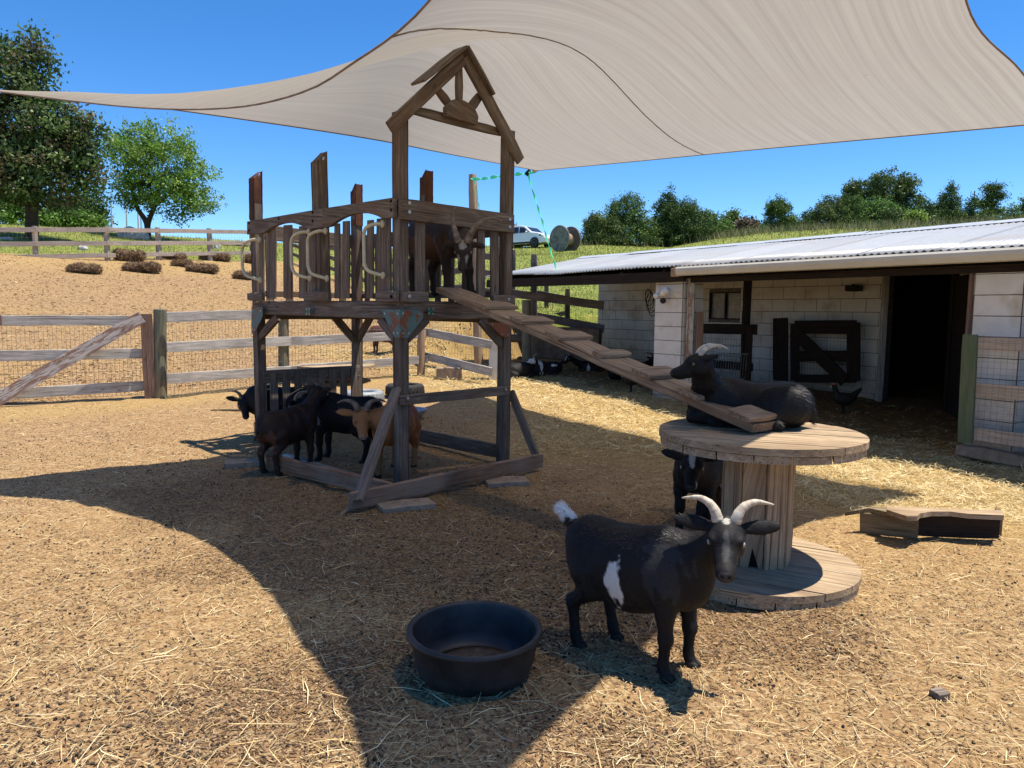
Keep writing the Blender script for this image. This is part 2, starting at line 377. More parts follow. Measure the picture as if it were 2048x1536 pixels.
        return s.add(V, Fc, colr=colr)
    def build(s, name, mat, parent=None, smooth=False, kind=None):
        me = bpy.data.meshes.new(name); me.from_pydata([tuple(v) for v in s.v], [], s.f); me.materials.append(MATS[mat])
        a = me.attributes.new('gc', 'FLOAT_VECTOR', 'POINT'); a.data.foreach_set('vector', np.array(s.g, dtype=np.float32).ravel())
        if s.uc: setcol(me, np.array(s.c, float))
        me.validate(); 
        if smooth: me.shade_smooth()
        o = bpy.data.objects.new(name, me); COL.objects.link(o)
        if parent is not None:
            o.parent = parent; o.matrix_parent_inverse = parent.matrix_basis.inverted()
        if kind: o['kind'] = kind
        return o
def setcol(me, C):
    a = me.color_attributes.new('col', 'FLOAT_COLOR', 'POINT'); C4 = np.ones((len(me.vertices), 4), np.float32); C4[:, :3] = C[:len(C4)]
    a.data.foreach_set('color', C4.ravel())
def fastmesh(name, V, quads, mat, C=None, parent=None, kind=None, smooth=False, n=4, extra=None):
    me = bpy.data.meshes.new(name); V = np.asarray(V, np.float32); quads = np.asarray(quads, np.int32)
    me.vertices.add(len(V)); me.vertices.foreach_set('co', V.ravel()); me.loops.add(quads.size); me.loops.foreach_set('vertex_index', quads.ravel())
    me.polygons.add(len(quads)); me.polygons.foreach_set('loop_start', np.arange(0, quads.size, n, dtype=np.int32))
    me.update(calc_edges=True); me.materials.append(MATS[mat])
    if C is not None: setcol(me, C)
    if extra:
        for k, arr in extra.items():
            a = me.attributes.new(k, 'FLOAT' if arr.ndim == 1 else 'FLOAT_VECTOR', 'POINT'); a.data.foreach_set('value' if arr.ndim == 1 else 'vector', arr.astype(np.float32).ravel())
    if smooth: me.shade_smooth()
    o = bpy.data.objects.new(name, me); COL.objects.link(o)
    if parent is not None: o.parent = parent; o.matrix_parent_inverse = parent.matrix_basis.inverted()
    if kind: o['kind'] = kind
    return o
def tag(o, label, cat, group=None, kind=None):
    if label: o['label'] = label
    if cat: o['category'] = cat
    if group: o['group'] = group
    if kind: o['kind'] = kind
    return o
def thing(name, loc, label, cat, group=None, rz=0.0):
    o = bpy.data.objects.new(name, None); COL.objects.link(o); o.empty_display_size = .1
    o.matrix_basis = Matrix.Translation(Vector(loc)) @ Matrix.Rotation(rz, 4, 'Z')
    return tag(o, label, cat, group)
def beam1(name, mat, parent, *a, **k): return MB().beam(*a, **k).build(name, mat, parent)
# ------------------------------------------------------------------ ground sheet
def vnoise(X, Y, seed=0):
    r = np.random.default_rng(seed); T = r.random((256, 256))
    xi = np.floor(X).astype(int); yi = np.floor(Y).astype(int); fx = X-xi; fy = Y-yi
    fx = fx*fx*(3-2*fx); fy = fy*fy*(3-2*fy); a = lambda i, j: T[(xi+i) % 256, (yi+j) % 256]
    return (a(0, 0)*(1-fx)+a(1, 0)*fx)*(1-fy)+(a(0, 1)*(1-fx)+a(1, 1)*fx)*fy-.5
def fbm(X, Y, sc_, oct=4, seed=0):
    v = 0; A = 1; S = sc_
    for i in range(oct): v = v+A*vnoise(X*S+7.3*i, Y*S+3.1*i, seed+i); A *= .5; S *= 2.03
    return v
def grassmask(X, Y):
    f0 = (X+16.3)*-.24+(Y-24.5)*.97; f1 = (X+16.3)*-.781+(Y-24.5)*.625
    f2 = (X+9.5)*.874+(Y-33)*.485
    n = (X-P1[0])*NX+(Y-P1[1])*NY; u = (X-P1[0])*UX+(Y-P1[1])*UY; g = np.maximum(n-5.3, u-5.0)
    f2 = np.where(g > .05, f2, -9)
    w = fbm(X, Y, .8, 4, 5)*1.6
    return sstep(-.15, .5, np.maximum(np.minimum(f0, f1), f2)+w*np.where(g > .05, .5, 1))
def haymask(X, Y):
    n = (X-P1[0])*NX+(Y-P1[1])*NY; u = (X-P1[0])*UX+(Y-P1[1])*UY
    a = sstep(-4.2, -2.0, n+fbm(X, Y, .7, 3, 2)*1.8)*sstep(7.6, 5.4, u)*.95
    f = (X+4.99)*(-.62)+(Y-10.2)*.78
    b = np.exp(-((f+.5)/.6)**2)*.6
    c = .10+.30*fbm(X, Y, .5, 3, 9)+.25*sstep(.2, 2.5, X)*sstep(7, 4, Y)
    dd = sstep(12, 16.5, f)*.55
    return np.clip(np.maximum(np.maximum(a, b), np.maximum(c, dd)), 0, 1)
def shade_mulch(X, Y):
    # darker ground round the tower and out to the tub, sail shade painted in
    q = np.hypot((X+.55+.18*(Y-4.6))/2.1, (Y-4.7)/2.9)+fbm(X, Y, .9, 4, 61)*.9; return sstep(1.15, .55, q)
def shademask(X, Y):
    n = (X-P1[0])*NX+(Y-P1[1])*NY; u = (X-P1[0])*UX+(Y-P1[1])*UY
    a = sstep(-.35, .45, n+fbm(X, Y, 1.2, 3, 14)*.8)*sstep(5.4, 4.6, u)  # porch floor: roof shade painted in as darker soil
    return np.maximum(a, .50*shade_mulch(X, Y))
def zdetail(X, Y):
    R_ = np.hypot(X, Y); k = 1/(1+(R_/16)**2)
    h = haymask(X, Y)
    return k*(.030*fbm(X, Y, 1.3, 3, 1)+.022*fbm(X, Y, 7, 4, 3)+.020*h*fbm(X, Y, 10, 3, 4)+.07*sstep(.7, 1, h)*fbm(X, Y, 1.9, 3, 6))+.16*fbm(X, Y, .13, 2, 11)*sstep(16, 30, R_)
def zfull(X, Y): return zground(X, Y)+zdetail(X, Y)
def zf(x, y): return float(zfull(np.array([float(x)]), np.array([float(y)]))[0])
fr = np.linspace(-.72, .72, 420); rest = np.linspace(.72, 2*math.pi-.72, 42)[1:-1]
ang = np.concatenate([fr, rest]); rad = np.concatenate([[.0], np.geomspace(.35, 420, 560)])
AA, RR = np.meshgrid(ang, rad); GX = RR*np.sin(AA); GY = RR*np.cos(AA)
GZ = zfull(GX, GY); na = len(ang)
ii, jj = np.meshgrid(np.arange(len(rad)-1), np.arange(na), indexing='ij'); j2 = (jj+1) % na
quads = np.stack([ii*na+jj, ii*na+j2, (ii+1)*na+j2, (ii+1)*na+jj], -1).reshape(-1, 4)[:, ::-1]
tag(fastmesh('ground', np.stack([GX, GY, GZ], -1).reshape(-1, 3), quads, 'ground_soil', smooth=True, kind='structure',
    extra={'grass': grassmask(GX, GY).ravel(), 'hay': haymask(GX, GY).ravel(), 'shade_tint': shademask(GX, GY).ravel()}), 'dirt yard littered with straw, rising to grassy slopes', 'ground')
# ------------------------------------------------------------------ shade sail
def crom(pts, n):
    P = np.array(pts, float); P = np.vstack([2*P[0]-P[1], P, 2*P[-1]-P[-2]]); k = len(pts)-1
    seg = np.linalg.norm(np.diff(P[1:-1], axis=0), axis=1); cu = np.concatenate([[0], np.cumsum(seg)]); T = np.linspace(0, cu[-1], n); out = []
    for t_ in T:
        i = min(k-1, max(0, int(np.searchsorted(cu, t_, side='right')-1))); q = (t_-cu[i])/(cu[i+1]-cu[i]); a, b, c_, d_ = P[i:i+4]
        out.append(.5*((2*b)+(-a+c_)*q+(2*a-5*b+4*c_-d_)*q*q+(-a+3*b-3*c_+d_)*q**3))
    return np.array(out)
sA = np.array(D(-60, 176, 5.6)); sB = np.array(D(1074, 341, 10.7)); sC = np.array(D(2125, 243, 5.5)); sN = np.array([.85, 1.6, 3.75])
APEX = D(939, 84, 6.42)
NS = 96
eAB = crom([sA, D(120, 192, 5.75), D(376, 223, 6.25), D(720, 274, 7.2), D(920, 312, 8.7), sB], NS)
eBC = crom([sB, D(1277, 322, 8.9), D(1500, 300, 7.7), D(1795, 273, 6.4), sC], NS)
eCN = crom([sC, D(2040, 140, 5.15), D(1930, -8, 4.5), (1.55, 2.8, 3.68), (1.2, 2.25, 3.72), sN], NS)[::-1]   # N->C
eAN = crom([sA, D(250, 213, 5.3), D(454, 216, 4.9), D(600, 186, 4.5), D(700, 130, 4.2), D(860, 0, 3.58), (.14, 2.9, 3.25), (.45, 2.45, 3.4), sN], NS)  # A->N
S_, T_ = np.meshgrid(np.linspace(0, 1, NS), np.linspace(0, 1, NS), indexing='ij')
s3, t3 = S_[..., None], T_[..., None]
coons = (1-t3)*eAB[:, None]+t3*eCN[:, None]+(1-s3)*eAN[None]+s3*eBC[None]-((1-s3)*(1-t3)*sA+s3*(1-t3)*sB+(1-s3)*t3*sN+s3*t3*sC)
SV = coons.copy()
dd = np.hypot(SV[..., 0]-APEX.x, SV[..., 1]-APEX.y); pin = dd < .17
RID = crom([sA, D(300, 196, 5.75), D(450, 192, 5.95), D(590, 180, 6.05), D(700, 150, 6.15)], 40)
def mkcone():
    X, Y = SV[..., 0], SV[..., 1]; d = np.hypot(X-APEX.x, Y-APEX.y); c = np.where(d < 1.0, APEX.z+.045-.22*np.maximum(d-.12, 0)-.35*np.maximum(d-.45, 0), -9)
    for p in RID[2:]:
        e = np.hypot(X-p[0], Y-p[1]); c = np.maximum(c, np.where(e < .2, p[2]-.12*e, -9))
    inner = (S_ > .02) & (S_ < .98) & (T_ > .02) & (T_ < .98)
    return np.where(inner, c, -9)
CONE = mkcone()
for it in range(1800):
    SV[..., 2] = np.maximum(SV[..., 2], CONE)
    if it < 700:
        for ax_ in (0, 1):
            Q = SV[..., ax_]; Q[1:-1, 1:-1] = .25*(Q[2:, 1:-1]+Q[:-2, 1:-1]+Q[1:-1, 2:]+Q[1:-1, :-2])
        if it % 50 == 49: CONE = mkcone()
    Z = SV[..., 2]; Zn = Z.copy()
    Zn[1:-1, 1:-1] = .25*(Z[2:, 1:-1]+Z[:-2, 1:-1]+Z[1:-1, 2:]+Z[1:-1, :-2])-.00006
    SV[..., 2] = Zn
for it in range(6):
    Z = SV[..., 2]; Z[1:-1, 1:-1] = .5*Z[1:-1, 1:-1]+.125*(Z[2:, 1:-1]+Z[:-2, 1:-1]+Z[1:-1, 2:]+Z[1:-1, :-2])
edge_w = np.minimum(np.minimum(S_, 1-S_), np.minimum(T_, 1-T_))
SV[..., 2] += .012*fbm(S_*3, T_*26, 1, 3, 21)*np.clip(edge_w*10, 0, 1)
gc = np.stack([S_*4.0, T_, S_*0], -1).reshape(-1, 3)
gi, gj = np.meshgrid(np.arange(NS-1), np.arange(NS-1), indexing='ij')
q4 = np.stack([gi*NS+gj, (gi+1)*NS+gj, (gi+1)*NS+gj+1, gi*NS+gj+1], -1).reshape(-1, 4)
sail = thing('shade_sail', tuple(sB), 'large beige mesh shade sail stretched over the wooden play tower', 'shade sail')
clo = fastmesh('sail_fabric', SV.reshape(-1, 3), q4, 'sail_cloth', smooth=True, extra={'gc': gc}, parent=sail)
hem = MB()
for e in (eAB, eBC, eCN, eAN): hem.tube(e[::2], .0065, 6)
hem.build('hem', 'sail_seam', sail, smooth=True)
sm = []
for k in range(0, NS):
    tq = .58-.10*(k/(NS-1))-.03*math.sin(math.pi*k/(NS-1)); j = tq*(NS-1); j0 = int(j); f_ = j-j0; p = SV[k, j0]*(1-f_)+SV[k, j0+1]*f_; sm.append(p+np.array([0, 0, -.004+random.uniform(-.002, .002)]))
MB().tube(sm, .0045, 5).build('seam', 'sail_seam', sail, smooth=True)
MB().tube([sB, sB+np.array([-.05, .10, .01])], .02, 8).build('corner_ring', 'bolt_metal', sail)
# ------------------------------------------------------------------ play tower
Fb = G(803, 966); Fb.z = 0
ta = .803
R_d = Vector((math.cos(ta), math.sin(ta), 0)); L_d = Vector((-math.sin(ta), math.cos(ta), 0))
def towx(px, o, d):            # distance along d from o at picture column px (ground level)
    best = min((abs((1024+F_PX*((o+d*t_).x/(o+d*t_).y))-px), t_) for t_ in np.linspace(-1, 4, 2001)); return best[1]
a_w, b_w = 1.16, 2.33
Rb = Fb+R_d*a_w; Lb = Fb+L_d*b_w; Bb = Rb+L_d*b_w
def RP(px, py, off=0.0): return PL(px, py, Fb-L_d*off, L_d)        # right face plane (off > 0: towards the camera)
def LP(px, py, off=0.0): return PL(px, py, Fb-R_d*off, R_d)        # left face plane
tw = thing('play_tower', tuple((Fb+Bb)/2), 'weathered dark wooden play tower with raised deck and open gable frame', 'play tower')
def tpart(name, mat, *a, **k): return beam1(name, mat, tw, *a, **k)
PW = .095
def tpost(name, pb, ptp, cut=None, mat='dark_wood', w=PW):
    pb, ptp = Vector(pb), Vector(ptp); mb = MB()
    V = []; a = R_d*w/2; b = L_d*w/2; c = w*.12
    ring = [(-1, -1), (1, -1), (1, 1), (-1, 1)]; off = Vector((random.uniform(0, 50),)*3); n = 14; Gq = []
    for i in range(n+1):
        q = i/n; p = pb.lerp(ptp, q); j = R_d*random.uniform(-.0015, .0015)
        for (sx, sy) in ring:
            for (ex, ey) in (((sx*(1-.14), sy), (sx, sy*(1-.14))) if sx*sy > 0 else ((sx, sy*(1-.14)), (sx*(1-.14), sy))):
                v = p+a*ex+b*ey+j
                if i == n and cut is not None: v = v+Vector((0, 0, (a*ex+b*ey).dot(Vector(cut))))
                V.append(v); Gq.append(off+Vector(((v-pb).z, ex*w/2, ey*w/2)))
    Fc = [(i*8+j, i*8+(j+1) % 8, (i+1)*8+(j+1) % 8, (i+1)*8+j) for i in range(n) for j in range(8)]+[tuple(range(7, -1, -1)), tuple(n*8+j for j in range(8))]
    mb.add(V, Fc, Gq); return mb.build(name, mat, tw)
def at_y(px, py, p): return D(px, py, p.y)
tpost('post', Fb+Vector((0, 0, .01)), at_y(800, 225, Fb))
rt = at_y(1016, 262, Rb); tpost('post', Rb+Vector((0, 0, .01)), rt)
cutL = R_d*1.3-L_d*.0
tpost('post', Lb, at_y(511, 352, Lb), cut=(R_d*1.0), mat='dark_wood')
tpost('post', Bb, at_y(713, 378, Bb), cut=(-L_d*1.0), mat='dark_wood')
Mb = Fb+L_d*b_w/2; BMb = Rb+L_d*b_w/2; DZ = 1.44
tpost('post', at_y(646, 608, Mb), at_y(638, 314, Mb), cut=(R_d*1.0), w=.11)
tpost('post', at_y(845, 612, BMb), at_y(853, 352, BMb), cut=(-L_d*1.0))
# the reddish unweathered post tops
def sleeve(px, py0, py1, base, cut): 
    return tpost('post_top', at_y(px[1], py1, base), at_y(px[0], py0, base), cut=cut, mat='red_wood', w=PW+.006)
sleeve((511, 512), 351.5, 440, Lb, R_d*1.0); sleeve((713, 714), 377.5, 452, Bb, -L_d*1.0)
sleeve((853, 853), 351.5, 405, BMb, -L_d*1.0)
# deck beams and deck boards
def face_beam(fn, x0, y0, x1, y1, hpx0, hpx1, name, mat='dark_wood', th=.04, off=.05, ext=0):
    A0, A1, B0, B1 = fn(x0, y0, off), fn(x0, y0+hpx0, off), fn(x1, y1, off), fn(x1, y1+hpx1, off)
    c0 = (A0+A1)/2; c1 = (B0+B1)/2; h = ((A0-A1).length+(B0-B1).length)/2
    nrm = L_d if fn is RP else R_d
    return MB().beam(c0+nrm*th/2, c1+nrm*th/2, th, h, up=(A0-A1).normalized()).build(name, mat, tw)
face_beam(LP, 505, 601, 799, 606, 28, 31, 'deck_beam', off=PW/2+.002)
face_beam(RP, 799, 607, 1014, 609, 32, 28, 'deck_beam', off=PW/2+.002)
beam1('deck_beam', 'dark_wood', tw, Lb+Vector((0, 0, DZ-.09)), Bb+Vector((0, 0, DZ-.09)), .04, .14)
beam1('deck_beam', 'dark_wood', tw, Rb+Vector((0, 0, DZ-.09)), Bb+Vector((0, 0, DZ-.09)), .04, .14)
nb = 15
for i in range(nb):
    p = Fb+L_d*(.06+(b_w-.12)*i/(nb-1)); tpart('deck_board', 'dark_wood', p-R_d*.02+Vector((0, 0, DZ+.012)), p+R_d*(a_w+.02)+Vector((0, 0, DZ+.012)), .145, .028)
# arched top rails on the left face
def arch_board(fn, top, bot, name, off, th=.038, mat='dark_wood'):
    nrm = L_d if fn is RP else R_d
    pts = [fn(x, y, off) for x, y in top]+[fn(x, y, off) for x, y in bot]
    return MB().prism(pts, nrm, th).build(name, mat, tw)
def arc(x0, x1, ye0, ye1, rise, n=12):
    return [(x0+(x1-x0)*i/n, ye0+(ye1-ye0)*i/n-rise*math.sin(math.pi*i/n)**.8) for i in range(n+1)]
offL = PW/2+.045
arch_board(LP, [(494, 443), (645, 417)], [(645, 455), (618, 458)]+arc(612, 530, 457, 464, 15)+[(522, 467), (494, 469)], 'arched_rail', offL)
arch_board(LP, [(645, 417), (786, 395)], [(786, 435), (770, 436)]+arc(764, 660, 437, 452, 18)+[(652, 454), (645, 455)], 'arched_rail', offL+.002)
# back and far rails
def wrail(p0, p1, z0, z1, name='back_rail', w=.038, h=.15): return tpart(name, 'dark_wood', p0+Vector((0, 0, z0)), p1+Vector((0, 0, z1)), w, h)
wrail(Lb+L_d*.06, Bb+L_d*.06, 2.16, 2.14); wrail(Bb+R_d*.06, Rb+R_d*.06, 2.13, 2.14)
wrail(Lb+L_d*.06, Bb+L_d*.06, DZ+.10, DZ+.10, h=.06); wrail(Bb+R_d*.06, Rb+R_d*.06, DZ+.10, DZ+.10, h=.06)
face_beam(RP, 803, 393, 1029, 431, 48, 33, 'top_rail', off=PW/2+.045)
# slats
def slat(fn, x0, x1, yt, yb, off=PW/2+.004, mat='dark_wood', dx=0):
    nrm = L_d if fn is RP else R_d; xm = (x0+x1)/2
    a0, a1 = fn(x0, (yt+yb)/2, off), fn(x1, (yt+yb)/2, off)
    return MB().beam(fn(xm+dx, yb, off)+nrm*.01, fn(xm, yt, off)+nrm*.01, (a1-a0).length, .018, up=nrm).build('slat', mat, tw)
for x0, x1, yt in ((534, 550, 452), (566, 582, 450), (597, 612, 452), (517.5, 526, 466), (616, 630, 455), (668, 678, 447), (684, 697, 442), (733, 745, 440), (752, 779, 436)):
    slat(LP, x0, x1, yt, 597)
for x0, x1, yt in ((831, 851, 440), (957, 971, 452), (982, 998, 458)): slat(RP, x0, x1, yt, 601)
for i in range(11):
    p = Rb+R_d*.04+L_d*(b_w*(i+.8)/11.6); 
    if abs((p-BMb).length) < .1: continue
    tpart('slat', 'dark_wood', p+Vector((0, 0, DZ+.03)), p+Vector((0, 0, 2.10)), .085, .018, up=R_d)
for i in range(5):
    p = Lb+L_d*.04+R_d*(a_w*(i+.7)/5.4); tpart('slat', 'dark_wood', p+Vector((0, 0, DZ+.03)), p+Vector((0, 0, 2.12)), .085, .018, up=L_d)
# spacer blocks
for fn, x0, x1, y0, y1 in ((LP, 497, 527, 585, 602), (LP, 610, 660, 583, 603), (LP, 755, 795, 582, 605), (RP, 802, 855, 583, 606), (RP, 985, 1027, 590, 610)):
    A0, B0 = fn(x0, (y0+y1)/2, PW/2+.05), fn(x1, (y0+y1)/2, PW/2+.05); h = (fn(x0, y0, .1)-fn(x0, y1, .1)).length
    MB().beam(A0, B0, .045, h, ch=.2).build('spacer_block', 'dark_wood', tw)
# grab handles
def handle(p0, bend, p1):
    A_, C_ = LP(*p0, offL+.004), LP(*p1, offL+.004); out = -R_d*.075
    x = bend; pts = [A_, LP(p0[0]-4, p0[1]+1, offL)+out*.6, LP(x+6, p0[1]+8, offL)+out, LP(x, p0[1]+20, offL)+out, LP(x, (p0[1]+p1[1])/2, offL)+out, LP(x+1, p1[1]-22, offL)+out, LP(x+8, p1[1]-9, offL)+out, LP(p1[0]-4, p1[1]-3, offL)+out*.6, C_]
    P = crom([tuple(p) for p in pts], 30); h = MB().tube(P, .0145, 10)
    h.blob(A_, (.02, .02, .03), 8, 6); h.blob(C_, (.02, .02, .03), 8, 6); return h.build('grab_handle', 'handle_plastic', tw, smooth=True)
handle((519, 479), 499, (521, 560)); handle((617, 464), 598, (620, 557)); handle((651, 462), 631, (654, 557)); handle((765, 448), 744, (766, 551))
# bolts
def bolt(fn, px, py, off, r=.012):
    nrm = -(L_d if fn is RP else R_d); p = fn(px, py, off)
    b = MB(); b.lathe(p, [(r*1.25, -.004), (r*1.25, .0025), (r*.9, .004), (0.0001, .0045)], 12, nrm); return b.build('bolt', 'bolt_metal', tw)
for fn, px, py, off in ((RP, 819, 406, .0945), (RP, 819, 424, .0945), (RP, 1020, 439, .0945), (RP, 1020, 454, .0945), (RP, 819, 593, .124), (RP, 1018, 599, .124),
                        (RP, 816, 797, .096), (RP, 1012, 779, .096), (LP, 518, 350, .053), (LP, 647, 317, .058)): bolt(fn, px, py, off)
for px, py in ((782, 402), (782, 420), (625, 425), (625, 442), (557, 437), (498, 446), (498, 461), (782, 593)):
    p = LP(px, py, .0945 if py < 500 else .124); MB().lathe(p, [(.013, -.004), (.013, .0012), (.0001, .0015)], 10, -R_d).build('bolt_hole', 'hole_dark', tw)
# brackets
def plate(fn, pts, mat, off, th=.004):
    nrm = L_d if fn is RP else R_d; o = MB().prism([fn(x, y, off) for x, y in pts], nrm, th).build('corner_bracket', mat, tw)
    for x, y in pts[:2]+pts[-2:]:
        cx, cy = sum(q[0] for q in pts)/len(pts), sum(q[1] for q in pts)/len(pts); x, y = x+(cx-x)*.3, y+(cy-y)*.3
        MB().lathe(fn(x, y, off), [(.008, 0), (.008, .003), (.0001, .004)], 8, -nrm).build('bracket_screw', 'bolt_metal', o)
    return o
obr = PW/2+.048
plate(LP, [(762, 619), (799.5, 619), (799.5, 675), (788, 674)], 'bracket_metal', obr)
plate(RP, [(799.5, 619), (846, 620), (846, 637), (816, 676), (799.5, 676)], 'bracket_metal', obr)
plate(RP, [(976, 645), (1020, 645), (1020, 674), (1004, 673)], 'bracket_rust', obr)
plate(LP, [(503, 613), (525, 614), (525, 634), (508, 668), (503, 668)], 'bracket_metal', obr)
plate(RP, [(856, 615), (868, 616), (868, 630), (856, 629)], 'bracket_green', obr)
plate(LP, [(612, 616), (620, 616), (620, 630), (612, 630)], 'bracket_green', obr)
# knee braces
def kb(fn, x0, y0, x1, y1, w=.085, off=.03, mat='dark_wood', name='knee_brace', th=.045):
    nrm = L_d if fn is RP else R_d; return MB().beam(fn(x0, y0, off)+nrm*.02, fn(x1, y1, off)+nrm*.02, w, th, up=nrm).build(name, mat, tw)
kb(LP, 552, 634, 514, 676); kb(LP, 756, 637, 794, 684); kb(RP, 856, 638, 806, 686); kb(RP, 962, 637, 1008, 690)
for sgn, y in ((-1, 0), (1, 0)):
    p = Bb; dirv = (-L_d if sgn > 0 else -R_d); beam1('knee_brace', 'dark_wood', tw, p+Vector((0, 0, 1.02)), p+dirv*.33+Vector((0, 0, 1.36)), .045, .085, up=dirv)
# cross rail, A-frame braces, base boards
face_beam(RP, 800, 792, 1021, 771, 19, 19, 'cross_rail', off=PW/2+.04)
fL = G(690, 1018); fR = G(1083, 932)
up_ = Vector((0, 0, 1)); ob = .10
bl0, bl1 = HZ(700, 1002, .085), HZ(1083, 921, .10)
mb = MB().beam(bl0, bl1, .045, .125, jit=.003); mb.build('base_board', 'base_wood', tw)
spl = MB(); e = (bl0-bl1).normalized(); q0 = bl0+Vector((0, 0, -.02)); n_ = L_d
spl.prism([q0-e*.02+Vector((0, 0, -.012)), q0+e*.085+Vector((0, 0, -.075)), q0+e*.03+Vector((0, 0, -.055)), q0+e*.01+Vector((0, 0, -.042)), q0-e*.03+Vector((0, 0, -.042))], n_, .03)
spl.build('splintered_end', 'ramp_wood', tw)
MB().beam(RP(793, 778, .03), bl0+e*(-.03)+Vector((0, 0, .0))-L_d*.045, .04, .085, up=L_d).build('side_brace', 'brace_wood', tw)
MB().beam(RP(1022, 784, .03), bl1-e*(-.04)+Vector((0, 0, .03))+L_d*.02, .04, .075, up=L_d).build('side_brace', 'dark_wood', tw)
p0 = HZ(786, 983, .085); p1 = HZ(536, 922, .095)
MB().beam(p0, p1, .045, .125, jit=.003).build('base_board', 'base_wood', tw)
MB().beam(Fb-R_d*.22+L_d*.15+Vector((0, 0, .03)), Fb-R_d*.20+L_d*1.5+Vector((0, 0, .035)), .06, .035).build('loose_board', 'grey_wood', tw)
MB().beam(Bb+Vector((0, 0, .1)), Rb+Vector((0, 0, .1)), .04, .13).build('base_board', 'dark_wood', tw)
# low slatted panel on the far side
o_ = L_d*.05
MB().beam(Lb-o_+Vector((0, 0, .70)), Bb-o_+Vector((0, 0, .70)), .04, .13).build('panel_rail', 'dark_wood', tw)
MB().beam(Lb-o_+Vector((0, 0, .16)), Bb-o_+Vector((0, 0, .16)), .04, .10).build('panel_rail', 'dark_wood', tw)
for i in range(8):
    p = Lb-o_*1.6+R_d*(a_w*(i+.75)/8.4); MB().beam(p+Vector((0, 0, .10)), p+Vector((0, 0, .74)), .085, .02, up=L_d).build('panel_slat', 'dark_wood', tw)
# gable
og = PW/2+.045
def rbar(name, x0, y0, x1, y1, wpx, off, th=.04, mat='dark_wood'):
    A_, B_ = RP(x0, y0, off), RP(x1, y1, off); w = wpx*A_.lerp(B_, .5).y/F_PX
    return MB().beam(A_+L_d*th/2, B_+L_d*th/2, w, th, up=L_d, ch=.18).build(name, mat, tw)
rbar('rafter', 782, 254, 931, 115, 25, og); rbar('rafter', 1044, 321, 934, 112, 26, og+.002)
rbar('collar_tie', 832, 220, 1004, 264, 17, og-.045)
rbar('strut', 921, 135, 921, 208, 17, og-.045); rbar('strut', 877, 178, 906, 214, 18, og-.047); rbar('strut', 962, 192, 939, 222, 18, og-.047)
z4 = lambda x, y: (760+x*.2344, 60+y*.2344)
MB().prism([RP(*z4(x, y), og+.03) for x, y in ((572, 650), (640, 590), (715, 600), (770, 630), (815, 680), (840, 735), (835, 808), (570, 732))], L_d, .05).build('sunburst_block', 'dark_wood', tw)
def cap(x0, y0, x1, y1):
    A_, B_ = RP(x0, y0, og+.05), RP(x1, y1, og+.05); n_ = (B_-A_).cross(L_d).normalized()
    n_ = n_ if n_.z > 0 else -n_; w = .17; c = L_d*w/2; return MB().beam(A_+c+n_*.0, B_+c+n_*.0, w, .025, up=n_).build('roof_board', 'dark_wood', tw)
cap(850, 161, 935, 92); cap(991, 188, 938, 91)
# concrete pads and blocks under the tower
def slab(name, px, py, lx, ly, h, rz, label, cat='paver', mat='concrete', z0=None):
    p = G(px, py); z0 = p.z-.015 if z0 is None else z0
    b = MB().beam(Vector((-lx/2, 0, h/2)), Vector((lx/2, 0, h/2)), ly, h, ch=.08, jit=.003)
    o = b.build(name, mat); o.location = (p.x, p.y, z0); o.rotation_euler.z = rz; tag(o, label, cat); return o
slab('paver', 493, 930, .36, .2, .06, .35, 'grey concrete paver on the dirt at the left corner of the tower base')
slab('paver', 812, 1016, .38, .19, .055, .45, 'concrete paver under the front base board of the tower')
slab('paver', 1013, 968, .34, .22, .055, .2, 'flat brown paver under the right end of the tower base board')
# ------------------------------------------------------------------ cable reel table
RC = Vector((1.312, 3.84, 0)); RR_ = .522
def reel_disc(R, z, th, rz, mat, name, parent, nb=6):
    mb = MB(); w = 2*R/nb; cr_, sr_ = math.cos(rz), math.sin(rz)
    for i in range(nb):
        y0, y1 = -R+w*i+.0035, -R+w*(i+1)-.0035; pts = []
        xs = lambda y: math.sqrt(max(R*R-y*y, .0001))
        n = 10; ys = [y0+(y1-y0)*k/n for k in range(n+1)]
        pts = [(xs(y), y) for y in ys]+[(-xs(y), y) for y in reversed(ys)]
        dz = random.uniform(-.002, .002); off = Vector((random.uniform(0, 50),)*3)
        k = len(pts); W = [Vector((RC.x+x*cr_-y*sr_, RC.y+x*sr_+y*cr_, z+dz)) for x, y in pts]
        V = W+[p+Vector((0, 0, th)) for p in W]; Gq = [off+Vector((x, y, 0)) for x, y in pts]+[off+Vector((x, y, th)) for x, y in pts]
        mb.add(V, [tuple(range(k-1, -1, -1)), tuple(range(k, 2*k))]+[(a, (a+1) % k, k+(a+1) % k, k+a) for a in range(k)], Gq)
    return mb.build(name, mat, parent)
REELZ = .775
reel = thing('cable_reel_table', (RC.x, RC.y, 0), 'large wooden cable reel standing upright as a table, round board top', 'cable reel')
reel_disc(RR_, REELZ-.035, .035, -.35, 'reel_wood', 'top_disc', reel)
reel_disc(RR_*.985, REELZ-.075, .036, 1.2, 'reel_wood', 'lower_top_disc', reel)
reel_disc(RR_, .045, .035, -.5, 'reel_wood', 'base_disc', reel)
reel_disc(RR_*.99, .005, .038, 1.1, 'reel_wood', 'lower_base_disc', reel)
cr0 = .166; ns = 9
